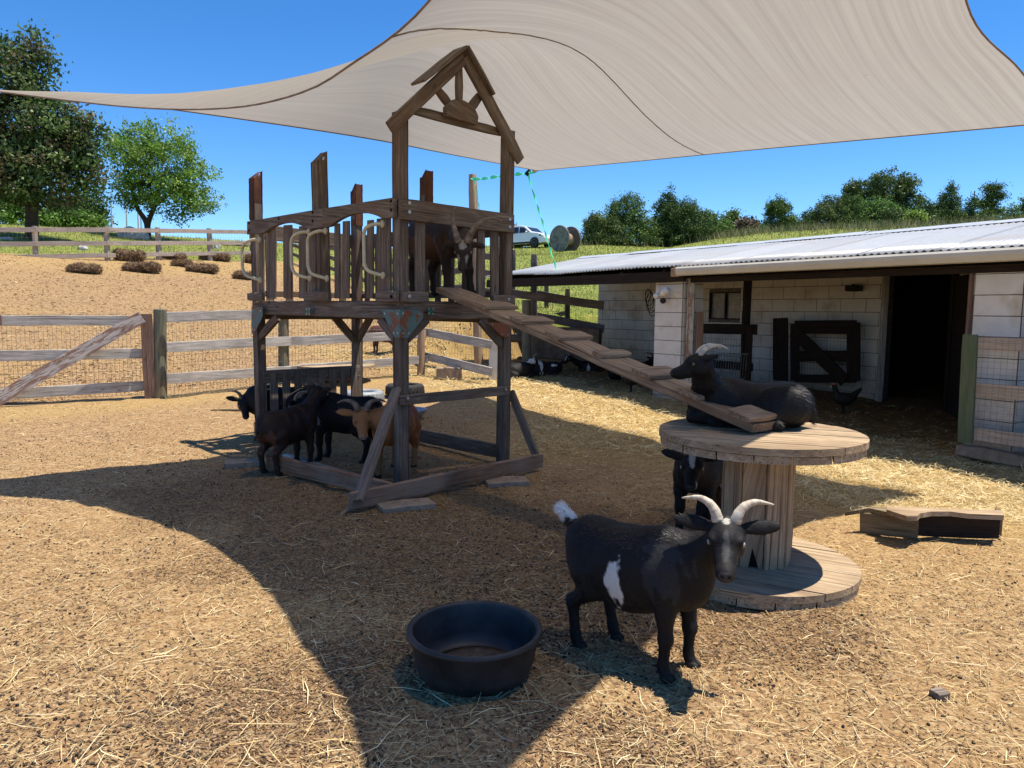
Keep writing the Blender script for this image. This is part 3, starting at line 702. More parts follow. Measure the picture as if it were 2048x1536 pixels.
for i in range(ns):
    a0 = 2*math.pi*i/ns+.1; c = RC+Vector((math.cos(a0)*cr0, math.sin(a0)*cr0, 0)); rad_ = Vector((math.cos(a0), math.sin(a0), 0))
    w = 2*math.pi*cr0/ns*.97; zt_ = REELZ-.076; zb = .081
    if i == 6:
        tg = Vector((-math.sin(a0), math.cos(a0), 0)); P_ = [c-tg*w/2+Vector((0, 0, zb)), c-tg*w/2*.25+Vector((0, 0, zb)), c+tg*w*.03+Vector((0, 0, zb+.11)), c+tg*w*.35+Vector((0, 0, zb)), c+tg*w/2+Vector((0, 0, zb)), c+tg*w/2+Vector((0, 0, zt_)), c-tg*w/2+Vector((0, 0, zt_))]
        MB().prism(P_, -rad_, .025).build('stave', 'reel_wood', reel)
    else: MB().beam(c+Vector((0, 0, zb)), c+Vector((0, 0, zt_)), w, .025, up=rad_).build('stave', 'reel_wood', reel)
MB().lathe(RC+Vector((0, 0, .05)), [(cr0-.03, 0), (cr0-.03, REELZ-.13)], 24).build('core', 'interior_dark', reel)
# ------------------------------------------------------------------ ramp
ru = RP(905, 590, .0); ru = D(928, 594, 6.05); rl = HZ(1532, 853, REELZ+.035)
rdir = (rl-ru).normalized(); rsd = rdir.cross(Vector((0, 0, 1))).normalized(); rup = rsd.cross(rdir).normalized()
ramp = thing('goat_ramp', tuple(rl), 'long weathered plank ramp with cleats from the tower deck down to the reel top', 'ramp')
MB().beam(ru-rdir*.25, rl, .245, .055, up=rup, seg=14, jit=.004).build('ramp_plank', 'ramp_wood', ramp)
for cx, cy in ((992, 618), (1062, 645), (1136, 674), (1222, 710), (1312, 751), (1408, 792), (1506, 834)):
    best = min((((Vector((1024+F_PX*(ru+rdir*t_-CAM).dot(CR)/(ru+rdir*t_-CAM).dot(FW), 0)).x if False else 1024+F_PX*(ru+rdir*t_-CAM).dot(CR)/(ru+rdir*t_-CAM).dot(FW))-cx)**2, t_) for t_ in np.linspace(0, (rl-ru).length, 400))[1]
    p = ru+rdir*best+rup*.043; w = .315 if cx != 1222 else .27; th = random.uniform(-.05, .05); sd = rsd*math.cos(th)+rdir*math.sin(th)
    MB().beam(p-sd*w/2, p+sd*w/2, .155 if cx != 1222 else .10, .040, up=rup, ch=.2, jit=.004).build('cleat', 'ramp_wood', ramp)
# ------------------------------------------------------------------ goat barn
def wallblocks(mb_m, face, name, u0, u1, n, z0, z1, parent, course=.195, blk=.40, th=.19, holes=(), mat='block_paint', frame=None):
    """painted block wall in the plane n: body plus recessed joints modelled as a dark layer behind single block faces"""
    fr_ = frame or (lambda u, z, d: BL(u, n+d, z))
    back = MB(); k = 0; zz = z0; row = 0; W = MB()
    while zz < z1-.01:
        ze = min(zz+course, z1); uu = u0-(blk/2 if row % 2 else 0)
        while uu < u1-.01:
            a, b = max(uu, u0), min(uu+blk, u1)
            cells = [(a, b)]
            for (h0, h1, g0, g1) in holes:
                nc = []
                for (c0, c1) in cells:
                    if zz < g1-.02 and ze > g0+.02 and c0 < h1 and c1 > h0:
                        if c0 < h0-.02: nc.append((c0, h0))
                        if c1 > h1+.02: nc.append((h1, c1))
                    else: nc.append((c0, c1))
                cells = nc
            for (c0, c1) in cells:
                if c1-c0 < .02: continue
                g = .0045; q = [(c0+g, zz+g), (c1-g, zz+g), (c1-g, ze-g), (c0+g, ze-g)]; j = random.uniform(-.002, .002)
                F_ = [fr_(u, z, -.004+j) for u, z in q]; B_ = [fr_(u, z, .02) for u, z in q]
                off = Vector((random.uniform(0, 3), 0, 0)); Gq = [Vector((u, z, 0))+off*.02 for u, z in q]*2
                W.add(F_+B_, [(0, 1, 2, 3), (4, 5, 1, 0), (5, 6, 2, 1), (6, 7, 3, 2), (7, 4, 0, 3)], Gq)
            uu += blk
        zz = ze; row += 1
    o = W.build(name, mat, parent)
    # mortar bed behind
    M_ = MB(); us = sorted({u0, u1, *[h[0] for h in holes], *[h[1] for h in holes]}); zs = sorted({z0, z1, *[h[2] for h in holes], *[h[3] for h in holes]})
    for a, b in zip(us[:-1], us[1:]):
        for c, d in zip(zs[:-1], zs[1:]):
            if any(h[0] <= (a+b)/2 <= h[1] and h[2] <= (c+d)/2 <= h[3] for h in holes): continue
            if c < z0-.001 or d > z1+.001 or a < u0-.001 or b > u1+.001: continue
            P_ = [fr_(a, c, .0), fr_(b, c, .0), fr_(b, d, .0), fr_(a, d, .0)]; Q_ = [fr_(a, c, th), fr_(b, c, th), fr_(b, d, th), fr_(a, d, th)]
            M_.add(P_+Q_, [(0, 1, 2, 3), (7, 6, 5, 4), (4, 5, 1, 0), (5, 6, 2, 1), (6, 7, 3, 2), (7, 4, 0, 3)])
    M_.build('mortar', 'mortar_line', o); return o
barn = thing('goat_barn', tuple(BL(-1, 2.5)), 'low white painted block goat barn with open front and corrugated metal roof', 'barn')
EZ = 1.95; NB = 2.65
bl_ = BU(BP(1196, 640, NB)); door0, door1 = BU(BP(1903, 700, NB)), BU(BP(1766, 700, NB)); wi0, wi1 = BU(BP(1481, 620, NB)), BU(BP(1418, 620, NB))
wallblocks(None, None, 'back_wall', -7.5, bl_, NB, .05, 2.30, barn, holes=((door0, door1, .0, 1.98), (wi0, wi1, 1.27, 1.74)), mat='aged_block_paint')
# pillars
pu = BU(BP(1308, 700)); pu2 = BU(BP(1362, 700))
def pillar(u0, u1, zb, zt_, n0=0.0, dpt=.40, blk=.5):
    p = wallblocks(None, None, 'pillar', u0, u1, n0, zb, zt_, barn, blk=9, th=dpt-.02)
    wallblocks(None, None, 'pillar_side', 0, dpt-.001, 0, zb, zt_, p, blk=9, th=.1, frame=lambda u, z, d: BL(u0-.0045+d*1.0, n0+u, z)) if True else None
    wallblocks(None, None, 'pillar_side', 0, dpt-.001, 0, zb, zt_, p, blk=9, th=.1, frame=lambda u, z, d: BL(u1+.0045-d*1.0, n0+dpt-u, z))
    return p
P1w = .40
pillar(pu2, pu, .02, EZ-.08)
q0, q1 = BU(BP(2038, 700)), BU(BP(1941, 700))
pillar(q0, q1, .02, EZ-.10)
# partition between porch bays and dark rooms behind the door
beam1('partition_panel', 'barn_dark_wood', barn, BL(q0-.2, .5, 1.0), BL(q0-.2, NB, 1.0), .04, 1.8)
def boxroom(u0, u1, n0, n1, z1):
    b = MB()
    P_ = [BL(u0, n0, .0), BL(u1, n0, .0), BL(u1, n1, .0), BL(u0, n1, .0)]; Q_ = [p+Vector((0, 0, z1)) for p in P_]
    b.add(P_+Q_, [(1, 2, 6, 5), (2, 3, 7, 6), (3, 0, 4, 7), (4, 5, 6, 7), (0, 1, 2, 3)]); return b
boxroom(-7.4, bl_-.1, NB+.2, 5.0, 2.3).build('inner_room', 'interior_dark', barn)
wallblocks(None, None, 'end_wall', 0, 2.3, 0, .05, 2.25, barn, frame=lambda u, z, d: BL(bl_-d, NB+u, z))
# door frame, door leaf, window
dn = NB-.03
for u in (door0, door1): beam1('door_frame', 'grey_wood' if u == door1 else 'barn_dark_wood', barn, BL(u, dn, .1), BL(u, dn, 2.0), .07, .08)
beam1('door_frame', 'barn_dark_wood', barn, BL(door0, dn-.003, 2.0), BL(door1, dn-.003, 2.0), .08, .08)
db = MB().beam(BL(door0-.06, NB-.10, 1.0), BL(door0-.5, NB-.75, 1.0), .04, 1.75); db.build('open_door', 'barn_dark_wood', barn)
wf = MB()
z0_, z1_ = 1.27, 1.74; nw = NB+.03
wfo = beam1('window_frame', 'barn_dark_wood', barn, BL(wi0, nw, z0_), BL(wi1, nw, z0_), .05, .04)
for a, b in (((wi0, z1_), (wi1, z1_)), ((wi0, z0_), (wi0, z1_)), ((wi1, z0_), (wi1, z1_)), (((wi0+wi1)/2, z0_), ((wi0+wi1)/2, z1_))):
    beam1('window_bar', 'barn_dark_wood', wfo, BL(a[0], nw, a[1]), BL(b[0], nw, b[1]), .035, .035)
MB().beam(BL(wi0, nw+.03, 1.505), BL(wi1, nw+.03, 1.505), .008, .45).build('pane', 'window_dark', wfo)
# interior posts and beams
ip = BP(1490, 700, 1.25); iu = BU(ip); beam1('roof_post', 'barn_dark_wood', barn, BL(iu, 1.25, .05), BL(iu, 1.25, 2.25), .10, .10)
pz = BU(BP(1372, 700)); beam1('corner_post', 'painted_brown', barn, BL(pz, .06, .1), BL(pz, .06, EZ-.05), .07, .09)
beam1('corner_post', 'gate_brown', barn, BL(pz-.12, .12, .1), BL(pz-.12, .12, EZ-.55), .09, .09)
pw_ = BU(BP(1936, 700)); beam1('corner_post', 'gate_brown', barn, BL(pw_+.02, .03, .2), BL(pw_+.02, .03, EZ-.1), .03, .05)
for n_, z_ in ((.45, 2.00), (1.25, 2.15), (2.0, 2.29)): beam1('roof_beam', 'barn_dark_wood', barn, BL(-7.5, n_, z_-.09), BL(4.6, n_, z_-.09), .09, .14)
for i in range(14):
    u = 4.4-.88*i; beam1('rafter', 'barn_dark_wood', barn, BL(u, -.12, EZ-.02), BL(u, 2.12, EZ+.42), .04, .09)
# corrugated roof
UL = BU(BP(990, 556, -.15)); UL = 4.72
def eave(u): return EZ+.05+.012*math.sin(u*2.1)*(u > 0)+.02*max(0, u-1)/4
def roofz(u, n): return eave(u)*(1-(n+.18)/2.38)+2.47*((n+.18)/2.38)
def roof_sheet(name, u0, u1, na_, nb_, zf_, pitch=.076, extra_=0.0):
    nu = int((u1-u0)/pitch*6); us = np.linspace(u0, u1, nu+1); V = []; Gq = []; nn = 5
    for i in range(nn):
        n_ = na_+(nb_-na_)*i/(nn-1)
        for u in us:
            z = zf_(u, n_)+.0125*math.sin(2*math.pi*u/pitch)+extra_; V.append(BL(u, n_, z)); Gq.append((u, n_, u0))
    Fc = [(i*(nu+1)+j, i*(nu+1)+j+1, (i+1)*(nu+1)+j+1, (i+1)*(nu+1)+j) for i in range(nn-1) for j in range(nu)]
    o = MB().add(V, Fc, Gq).build(name, 'roof_metal', barn, smooth=True); mo = o.modifiers.new('t', 'SOLIDIFY'); mo.thickness = .002; return o
u = UL; k = 0
while u > -7.4:
    w = .836; du = random.uniform(-.012, .012)
    roof_sheet('roof_sheet', max(u-w-.04, -7.5), u, -.18+du, 2.17, roofz, extra_=.006*(k % 2)+random.uniform(0, .003)); u -= w; k += 1
def backz(u, n): return 2.47-(n-2.2)*.13
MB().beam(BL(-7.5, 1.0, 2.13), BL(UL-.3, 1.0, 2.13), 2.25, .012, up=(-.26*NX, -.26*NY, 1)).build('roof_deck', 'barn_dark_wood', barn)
roof_sheet('rear_roof_sheet', -7.5, UL, 2.2, 5.3, backz, pitch=.15)
# ridge flashing in lengths
u = UL-.05; k = 0
while u > -7.4:
    w = 1.55; e = .004*(k % 2); tl = random.uniform(-.006, .006)
    P_ = [BL(u, 2.02, roofz(u, 2.02)+.022+e), BL(u, 2.20, 2.51+e+tl), BL(u, 2.42, backz(u, 2.42)+.03+e)]; Q_ = [BL(u-w-.03, 2.02, roofz(u-w, 2.02)+.022+e), BL(u-w-.03, 2.2, 2.51+e-tl), BL(u-w-.03, 2.42, backz(u, 2.42)+.03+e)]
    o = MB().add(P_+Q_, [(0, 1, 4, 3), (1, 2, 5, 4)]).build('ridge_flashing', 'flashing', barn); mo = o.modifiers.new('t', 'SOLIDIFY'); mo.thickness = .003
    for j in range(4): pass
    u -= w; k += 1
# gutter and fascia
gu0 = BU(BP(1362, 560, -.2)); prof = [(-.0, .0), (.0, .055), (.012, .06), (.012, .075), (-.0, .08)]
def strip(name, prof_, u0, u1, n0, mat, th=.003):
    V = []; seg = 10
    for i in range(seg+1):
        u = u0+(u1-u0)*i/seg
        for a, z in prof_: V.append(BL(u, n0+a, z))
    k = len(prof_); Fc = [(i*k+j, i*k+j+1, (i+1)*k+j+1, (i+1)*k+j) for i in range(seg) for j in range(k-1)]
    o = MB().add(V, Fc).build(name, mat, barn); mo = o.modifiers.new('t', 'SOLIDIFY'); mo.thickness = th; return o
gt = EZ+.032
strip('gutter', [(0, gt), (-.10, gt), (-.115, gt-.02), (-.115, gt-.055), (-.09, gt-.105), (-.02, gt-.11), (0, gt-.11), (.0, gt-.02)], -7.5, gu0, -.19, 'gutter_white')
MB().prism([BL(gu0+.01, -.18, gt), BL(gu0+.01, -.30, gt), BL(gu0+.01, -.30, gt-.06), BL(gu0+.01, -.27, gt-.11), BL(gu0+.01, -.18, gt-.11)], (UX, UY, 0), .012).build('gutter_end', 'gutter_white', barn)
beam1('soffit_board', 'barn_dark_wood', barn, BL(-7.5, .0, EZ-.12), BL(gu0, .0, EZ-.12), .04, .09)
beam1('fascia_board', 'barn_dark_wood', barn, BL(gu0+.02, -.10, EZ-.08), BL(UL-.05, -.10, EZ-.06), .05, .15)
MB().beam(BL(gu0+.03, -.20, EZ-.03), BL(gu0+.17, -.20, EZ-.03), .05, .12).build('fascia_end', 'post_tan', barn)
pfp = BL(UL-.25, .25); beam1('roof_post', 'post_tan', barn, (pfp.x, pfp.y, zt(pfp.x, pfp.y)), (pfp.x, pfp.y, EZ-.02), .10, .10)
# porch fittings: each its own thing
def rootat(name, p, *a, **k): return thing(name, tuple(p), *a, **k)
c1 = BP(1340, 588, -.02)
lt = rootat('security_light', c1, 'white twin floodlight with sensor on the top of the barn corner pillar', 'security light')
z5 = lambda x, y: (900+x/4.042, 320+y/4.042)
MB().lathe(BP(*z5(1712, 1088), -.003), [(.05, 0), (.05, .03), (.0001, .035)], 16, (-NX, -NY, 0)).build('mount', 'lamp_white', lt, smooth=True)
for (x0, y0, x1, y1, r) in ((1700, 1095, 1755, 1050, .048), (1690, 1090, 1658, 1102, .036)):
    a, b = BP(*z5(x0, y0), -.08), BP(*z5(x1, y1), -.16); MB().tube([a, a.lerp(b, .5), b], [r*.7, r, r*1.05], 14).build('lamp_head', 'lamp_white', lt, smooth=True)
MB().blob(BP(*z5(1722, 1138), -.08), (.045, .045, .04), 12, 8).build('sensor', 'tyre_rubber', lt, smooth=True)
cw = rootat('cable_coil', BP(1300, 600, .1), 'loops of black cable hanging in the shade beside the barn corner pillar', 'cable'); 
for k in range(5):
    cx, cy = 1296+k*2.2, 600+k*3; P_ = [tuple(BP(cx+(7+k)*math.sin(a)*(1 if k % 2 else .8), cy-22+(26+4*k)*(1-math.cos(a))*.5, .42+.02*k)) for a in np.linspace(0, 2*math.pi, 22)]
    MB().tube(P_, .006, 5).build('cable_loop', 'black_trim', cw)
wl = rootat('wall_lamp', BP(1708, 576, NB-.1), 'small dark floodlight fixed high on the inner barn wall', 'lamp')
MB().beam(BP(1694, 577, NB-.12), BP(1722, 577, NB-.12), .12, .09).build('lamp_housing', 'black_trim', wl); MB().beam(BP(1706, 570, NB-.1), BP(1706, 570, NB-.0), .03, .03).build('lamp_arm', 'black_trim', wl)
def wire_panel(A_, B_, z0, z1, name, parent, du=.05, dz=.1, r=.0015, mat='wire', z0b=None, z1b=None):
    """welded wire between two ground points"""
    A_, B_ = Vector(A_), Vector(B_); L = (B_-A_).length; ax = (B_-A_).normalized(); mb = MB(); V = []; F_ = []
    z0b = z0 if z0b is None else z0b; z1b = z1 if z1b is None else z1b
    nn = Vector((-ax.y, ax.x, 0)).normalized()
    def bar(a, b, side):
        i = len(V); V.extend([a+side*r, a+nn*r, a-side*r, a-nn*r, b+side*r, b+nn*r, b-side*r, b-nn*r])
        for j in range(4): F_.append((i+j, i+(j+1) % 4, i+4+(j+1) % 4, i+4+j))
    n = int(L/du)
    for i in range(n+1):
        q = i/n; p = A_+ax*(L*q); p.z = 0; wob = ax*random.uniform(-.004, .004)
        bar(p+Vector((0, 0, A_.z*(1-q)+B_.z*q+z0+(z0b-z0)*q)), p+wob+Vector((0, 0, A_.z*(1-q)+B_.z*q+z1+(z1b-z1)*q)), ax)
    nz = max(1, int((z1-z0)/dz))
    for i in range(nz+1):
        q = i/nz; a = A_+Vector((0, 0, z0+(z1-z0)*q)); b = B_+Vector((0, 0, z0b+(z1b-z0b)*q)); a.z = A_.z+z0+(z1-z0)*q; b.z = B_.z+z0b+(z1b-z0b)*q; bar(a, b, Vector((0, 0, 1)))
    return MB().add(V, F_).build(name, mat, parent)
def brd(name, mat, parent, a, b, h, th, up=(0, 0, 1)): return MB().beam(a, b, th, h, up=up).build(name, mat, parent)
# dark railing in the porch
ng = 1.1
fa, fb = BP(1384, 700, ng), BP(1506, 700, ng); ua, ub = BU(fa), BU(fb)
pr = rootat('porch_railing', BL(ua, ng), 'dark wooden railing with wire mesh under the barn porch roof', 'railing')
brd('rail', 'barn_dark_wood', pr, BL(ua, ng, 1.14), BL(ub-.05, ng, 1.16), .15, .04); brd('rail', 'barn_dark_wood', pr, BL(ua, ng, .62), BL(ub, ng, .62), .12, .04)
brd('rail', 'barn_dark_wood', pr, BL(ua, ng, .2), BL(ub, ng, .2), .12, .04)
beam1('post', 'barn_dark_wood', pr, BL(ub+.04, ng-.05, .05), BL(ub+.04, ng-.05, 1.2), .09, .09)
wire_panel(BL(ua, ng+.02), BL(ub, ng+.02), .2, 1.1, 'wire_mesh', pr, mat='wire_dark')
hr = rootat('hay_rack', BP(1462, 730, .85), 'wire hay rack hanging on the dark porch railing', 'hay rack')
for i in range(13):
    x = 1430+i*5; MB().tube([BP(x+4, 708, .95), BP(x+1, 740, .75), BP(x, 757, .95)], .005, 5).build('rack_bar', 'steel_rail', hr)
MB().tube([BP(1432, 708, .95), BP(1496, 708, .95)], .008, 5).build('rack_rim', 'steel_rail', hr)
MB().tube([BP(1428, 757, .95), BP(1490, 757, .95)], .008, 5).build('rack_rim', 'steel_rail', hr)
# dark gate leaning against the inner wall
ng = 2.35
gt_ = rootat('barn_gate', BP(1640, 765, ng), 'dark wooden gate with diagonal brace against the inner barn wall', 'gate')
def bx(x, y, n=ng): return BP(x, y, n)
def gbar(x0, y0, x1, y1, wpx, nm='gate_rail', dn_=0.0, mat='barn_dark_wood'):
    a, b = BP(x0, y0, ng-dn_), BP(x1, y1, ng-dn_); w = wpx*1.3*a.y/F_PX; return MB().beam(a, b, w, .035, up=(NX, NY, 0)).build(nm, mat, gt_)
gbar(1561, 636, 1561, 762, 26, 'gate_post', .03); gbar(1590, 648, 1590, 762, 15); gbar(1707, 645, 1707, 762, 21, dn_=.002)
gbar(1590, 654, 1712, 654, 20, dn_=-.003); gbar(1590, 712, 1712, 712, 16, dn_=-.003); gbar(1590, 757, 1712, 757, 12, dn_=-.003); gbar(1598, 672, 1690, 762, 19, 'gate_brace', .04)
wire_panel(BL(BU(bx(1590, 700)), ng+.03), BL(BU(bx(1712, 700)), ng+.03), .35, 1.2, 'wire_mesh', gt_, mat='wire_dark')
# ------------------------------------------------------------------ fence at the right edge
ng = -.16
rf = rootat('side_fence', BP(1935, 885, ng), 'green post fence panel with tan rails and wire mesh in front of the barn', 'fence')
MB().beam(BP(1930, 885, ng-.02), BP(1941, 669, ng-.02), .13, .04, up=(NX, NY, 0)).build('green_post', 'green_paint', rf)
for yl, w in ((686, .115), (778, .125), (868, .125)):
    a = BP(1950, yl, ng); u0 = BU(a); z = a.z; MB().beam(a, BL(u0-2.6, ng, z), w, .03, up=(NX, NY, 0)).build('fence_rail', 'tan_fence_wood', rf)
a = BP(1950, 780, ng); wire_panel(BL(BU(a), ng-.02), BL(BU(a)-2.6, ng-.02), .22, 1.2, 'wire_mesh', rf, du=.051, dz=.055, r=.0011)
beam1('fence_post', 'post_tan', rf, BL(BU(a)-2.5, ng+.05, 0), BL(BU(a)-2.5, ng+.05, 1.25), .09, .09)
o = MB().beam(BP(1925, 897, 0)+Vector((-.03, 0, 0)), BL(BU(BP(1925, 897, 0))-.55, .05, .07), .22, .12, jit=.008).build('footing_stone', 'concrete'); tag(o, 'rough pale concrete footing under the green fence post', 'footing')
# ------------------------------------------------------------------ left yard fence and gate
def fpt(px, py): return G(px, py)
fA, fB2, fC2 = G(325, 796), G(570, 768), G(838, 748)
yf = rootat('yard_fence', fA, 'weathered grey three rail fence with wire mesh behind the play tower', 'fence')
def rpost(mb_parent, px, yt, yb, wpx, mat, name='fence_post', p=None):
    p = p or G(px, yb); tpz = D(px, yt, p.y); r = wpx*p.y/F_PX/2
    return MB().tube([p-Vector((0, 0, .1)), p.lerp(Vector((tpz.x, p.y, tpz.z)), .5), Vector((tpz.x, p.y, tpz.z-.01)), Vector((tpz.x, p.y, tpz.z))], [r, r*.98, r*.96, r*.88], 16).build(name, mat, mb_parent, smooth=False)
rpost(yf, 320, 618, 796, 25, 'post_green'); rpost(yf, 567, 632, 768, 21, 'post_green'); rpost(yf, 842, 652, 750, 16, 'post_tan')
def raily(px, py, base): return D(px, py, base.y)
def yr(x0, y0, b0, x1, y1, b1, h=.14):
    a, b = raily(x0, y0, b0), raily(x1, y1, b1); off = Vector((.06, -.09, 0)); return MB().beam(a+off, b+off, .03, h, jit=.004).build('fence_rail', 'grey_wood', yf)
fa_ = fA; yr(331, 634, fA, 575, 627, fB2); yr(331, 694, fA, 577, 681, fB2); yr(331, 756, fA, 577, 740, fB2)
yr(575, 627, fB2, 845, 655, fC2, .01) if False else None
yr(577, 642, fB2, 700, 640, fB2.lerp(fC2, .5)) if False else None
yr(560, 683, fB2, 846, 668, fC2); yr(560, 741, fB2, 850, 717, fC2); yr(560, 628, fB2, 846, 622, fC2)
for a, b in ((fA, fB2), (fB2, fC2)):
    wire_panel(a+Vector((.03, -.03, 0)), b+Vector((.03, -.03, 0)), .03, 1.12, 'wire_mesh', yf, r=.0018)
# short return fence toward the barn end
fD_ = G(972, 756)
rf2 = rootat('return_fence', fC2, 'short grey fence running from the yard fence to the white block stub', 'fence')
for y0, y1 in ((664, 690), (712, 744)):
    a, b = D(850, y0, fC2.y), D(984, y1, fD_.y-.55); MB().beam(a, b, .03, .14, jit=.004).build('fence_rail', 'grey_wood', rf2)
MB().beam(D(846, 608, fC2.y), D(970, 640, fD_.y), .03, .12).build('fence_rail', 'grey_wood', rf2)
wire_panel(fC2, fD_, .05, 1.15, 'wire_mesh', rf2, r=.0018)
# white block stub
st_ = rootat('block_stub', G(990, 756), 'narrow white painted block pillar at the end of the yard fence', 'pillar')
p = G(990, 757); w_ = 26*p.y/F_PX
MB().beam(p-Vector((0, 0, .1)), Vector((p.x, p.y, D(990, 630, p.y).z)), w_, .2, ch=.05).build('block_column', 'block_paint', st_)
# gate on the left
gl = G(-60, 812); gr = G(296, 797)
yg = rootat('yard_gate', gr, 'old grey gate with flaking brown diagonal brace', 'gate')
def gb(x0, y0, x1, y1, wpx, nm, mat, fwd=0.0, Yf=None):
    def pt(x, y):
        q = (x-296)/(-60-296); base = gr.lerp(gl, q); return D(x, y, base.y-fwd)
    a, b = pt(x0, y0), pt(x1, y1); return MB().beam(a, b, wpx*(a.y+b.y)/2/F_PX, .03, up=Vector((gr-gl)).cross(Vector((0, 0, 1))), jit=.003).build(nm, mat, yg)
gb(286, 641, -60, 641, 20, 'gate_rail', 'grey_wood'); gb(286, 707, -60, 713, 21, 'gate_rail', 'grey_wood'); gb(288, 772, -60, 792, 21, 'gate_rail', 'grey_wood')
gb(292, 628, 301, 798, 22, 'gate_stile', 'gate_brown', .05); gb(284, 634, -20, 808, 26, 'diagonal_brace', 'painted_brown', .09)
gb(3, 640, -60, 640, 21, 'gate_rail', 'gate_brown', .04)
wire_panel(gr+Vector((0, .05, 0)), gl+Vector((0, .05, 0)), .05, 1.15, 'wire_mesh', yg, r=.0018)
# ------------------------------------------------------------------ upper pasture fence
uf = rootat('pasture_fence', G(215, 520), 'tan three rail fence with round posts along the top of the slope', 'fence')
ups = [(-140, 452, 529), (72, 452, 523), (215, 453, 520), (318, 455, 517), (421, 457, 515), (506, 459, 513)]
UPt = []
Ys = [23.6, 24.5, 25.6, 27.7, 29.6, 31.3]
for (px, yt, yb), Y in zip(ups, Ys):
    p = D(px, yb, Y); p.z = min(p.z, zf(p.x, p.y)+.02); tp_ = D(px-3, yt, Y); r = 5.3*Y/F_PX
    MB().tube([(p.x, p.y, zf(p.x, p.y)-.2), tuple(p.lerp(tp_, .5)), tuple(tp_)], [r, r*.97, r*.9], 12).build('fence_post', 'tan_fence_wood', uf); UPt.append((px, yt, yb, Y))
for (a, b) in zip(UPt[:-1], UPt[1:]):
    for q in (.10, .50, .86):
        pa = D(a[0], a[1]+(a[2]-a[1])*q, a[3]-.12); pb = D(b[0], b[1]+(b[2]-b[1])*q, b[3]-.12)
        MB().beam(pa, pb, .03, .15, jit=.006).build('fence_rail', 'tan_fence_wood', uf)
    wire_panel(D(a[0], a[2], a[3]), D(b[0], b[2], b[3]), .0, 1.1, 'wire_mesh', uf, du=.12, dz=.15, r=.002)
# lane fence coming down toward the barn
lf = rootat('lane_fence', (-6, 26, zt(-6, 26)), 'dark brown three rail fence descending the slope toward the barn', 'fence')
lane = [(-9.9, 33.2), (-8.3, 30.6), (-7.1, 28.5), (-5.9, 26.3), (-4.7, 24.1), (-3.5, 21.9), (-2.35, 19.8), (-1.15, 17.6), (.0, 15.6)]
LPt = [Vector((x, y, zf(x, y))) for x, y in lane]
for p in LPt: beam1('fence_post', 'brown_fence_wood', lf, p-Vector((0, 0, .2)), p+Vector((0, 0, 1.3)), .11, .11)
for a, b in zip(LPt[:-1], LPt[1:]):
    for h in (.35, .75, 1.12): MB().beam(a+Vector((0, 0, h)), b+Vector((0, 0, h)), .03, .14).build('fence_rail', 'brown_fence_wood', lf)
# corral rails beside the barn end
cf = rootat('corral_fence', G(1136, 640), 'dark brown rail fence and posts ending at the block barn wall', 'fence')
def cpost(px, yt, yb, Y, w, mat='brown_fence_wood'): a, b = D(px, yb, Y), D(px, yt, Y); beam1('fence_post', mat, cf, a, b, w, w)
cpost(1068, 509, 650, 15.2, .13); cpost(1135, 578, 645, 15.6, .11); cpost(1093, 560, 640, 17, .1)
for x0, y0, Y0, x1, y1, Y1, w in ((1020, 586, 15.0, 1207, 611, 13.9, .16), (1075, 633, 15.0, 1207, 658, 13.9, .16), (1020, 640, 15.3, 1066, 640, 15.3, .15), (1068, 585, 16, 1137, 598, 16, .12), (1075, 640, 16, 1135, 625, 16, .1), (1020, 671, 15.3, 1068, 673, 15.3, .14)):
    MB().beam(D(x0, y0, Y0), D(x1, y1, Y1), .035, w).build('fence_rail', 'brown_fence_wood', cf)
wire_panel(Vector((.0, 15.0, .5)), Vector((1.75, 14.0, .5)), .0, 1.2, 'wire_mesh', cf, r=.0015)
gp = thing('log_post', tuple(G(1053, 708)), 'short round green treated post near the end of the ramp shade', 'post'); gp['label'] = 'short round pale green log post behind the ramp'
p = G(1053, 708); Yp = 13.6; tp_ = D(1053, 600, Yp); MB().tube([D(1053, 712, Yp)-Vector((0, 0, .1)), tp_-Vector((0, 0, .02)), tp_], [.085, .082, .075], 16).build('log', 'post_green', gp)
rw = tag(MB().beam(D(1060, 685, 14.2), D(1200, 690, 13.5), .18, .62, jit=.01).build('retaining_wall', 'wall_brown'), 'low brown retaining wall at the foot of the grassy bank', 'retaining wall')
tag(MB().tube([D(1016, 676, 14.6), D(1056, 678, 14.5)], .08, 12).build('fallen_log', 'old_log'), 'pale log lying beside the log post under the bank', 'log')
# ------------------------------------------------------------------ sail post and strap
Yp = 13.4; sp = rootat('sail_post', G(962, 745), 'tall square wooden post holding the far corner of the shade sail', 'post')
pb = D(958, 752, Yp); ptop = D(945, 349, Yp+.1); MB().beam(Vector((pb.x, pb.y, zf(pb.x, pb.y)-.1)), ptop, .13, .13).build('timber', 'post_tan', sp)
def ribbon(pts, w, name, mat, parent=None):
    P = crom([tuple(p) for p in pts], 60); V = []
    for i, p in enumerate(P):
        a = i*.35; V += [Vector(p)+Vector((math.cos(a)*.3, 0, math.sin(a)))*w/2, Vector(p)-Vector((math.cos(a)*.3, 0, math.sin(a)))*w/2]
    o = MB().add(V, [(2*i, 2*i+1, 2*i+3, 2*i+2) for i in range(len(P)-1)]).build(name, mat, parent); mo = o.modifiers.new('t', 'SOLIDIFY'); mo.thickness = .003; return o
stp = rootat('ratchet_strap', ptop, 'bright green ratchet strap tied from the tall post to the sail corner', 'strap')
knot = D(1056, 346, 10.9)
ribbon([D(942, 357, Yp), D(960, 358, Yp-.3), D(1000, 352, 12.2), knot], .06, 'strap_length', 'strap_green', stp)
ribbon([knot, D(1072, 343, 10.75)], .045, 'strap_end', 'strap_green', stp)
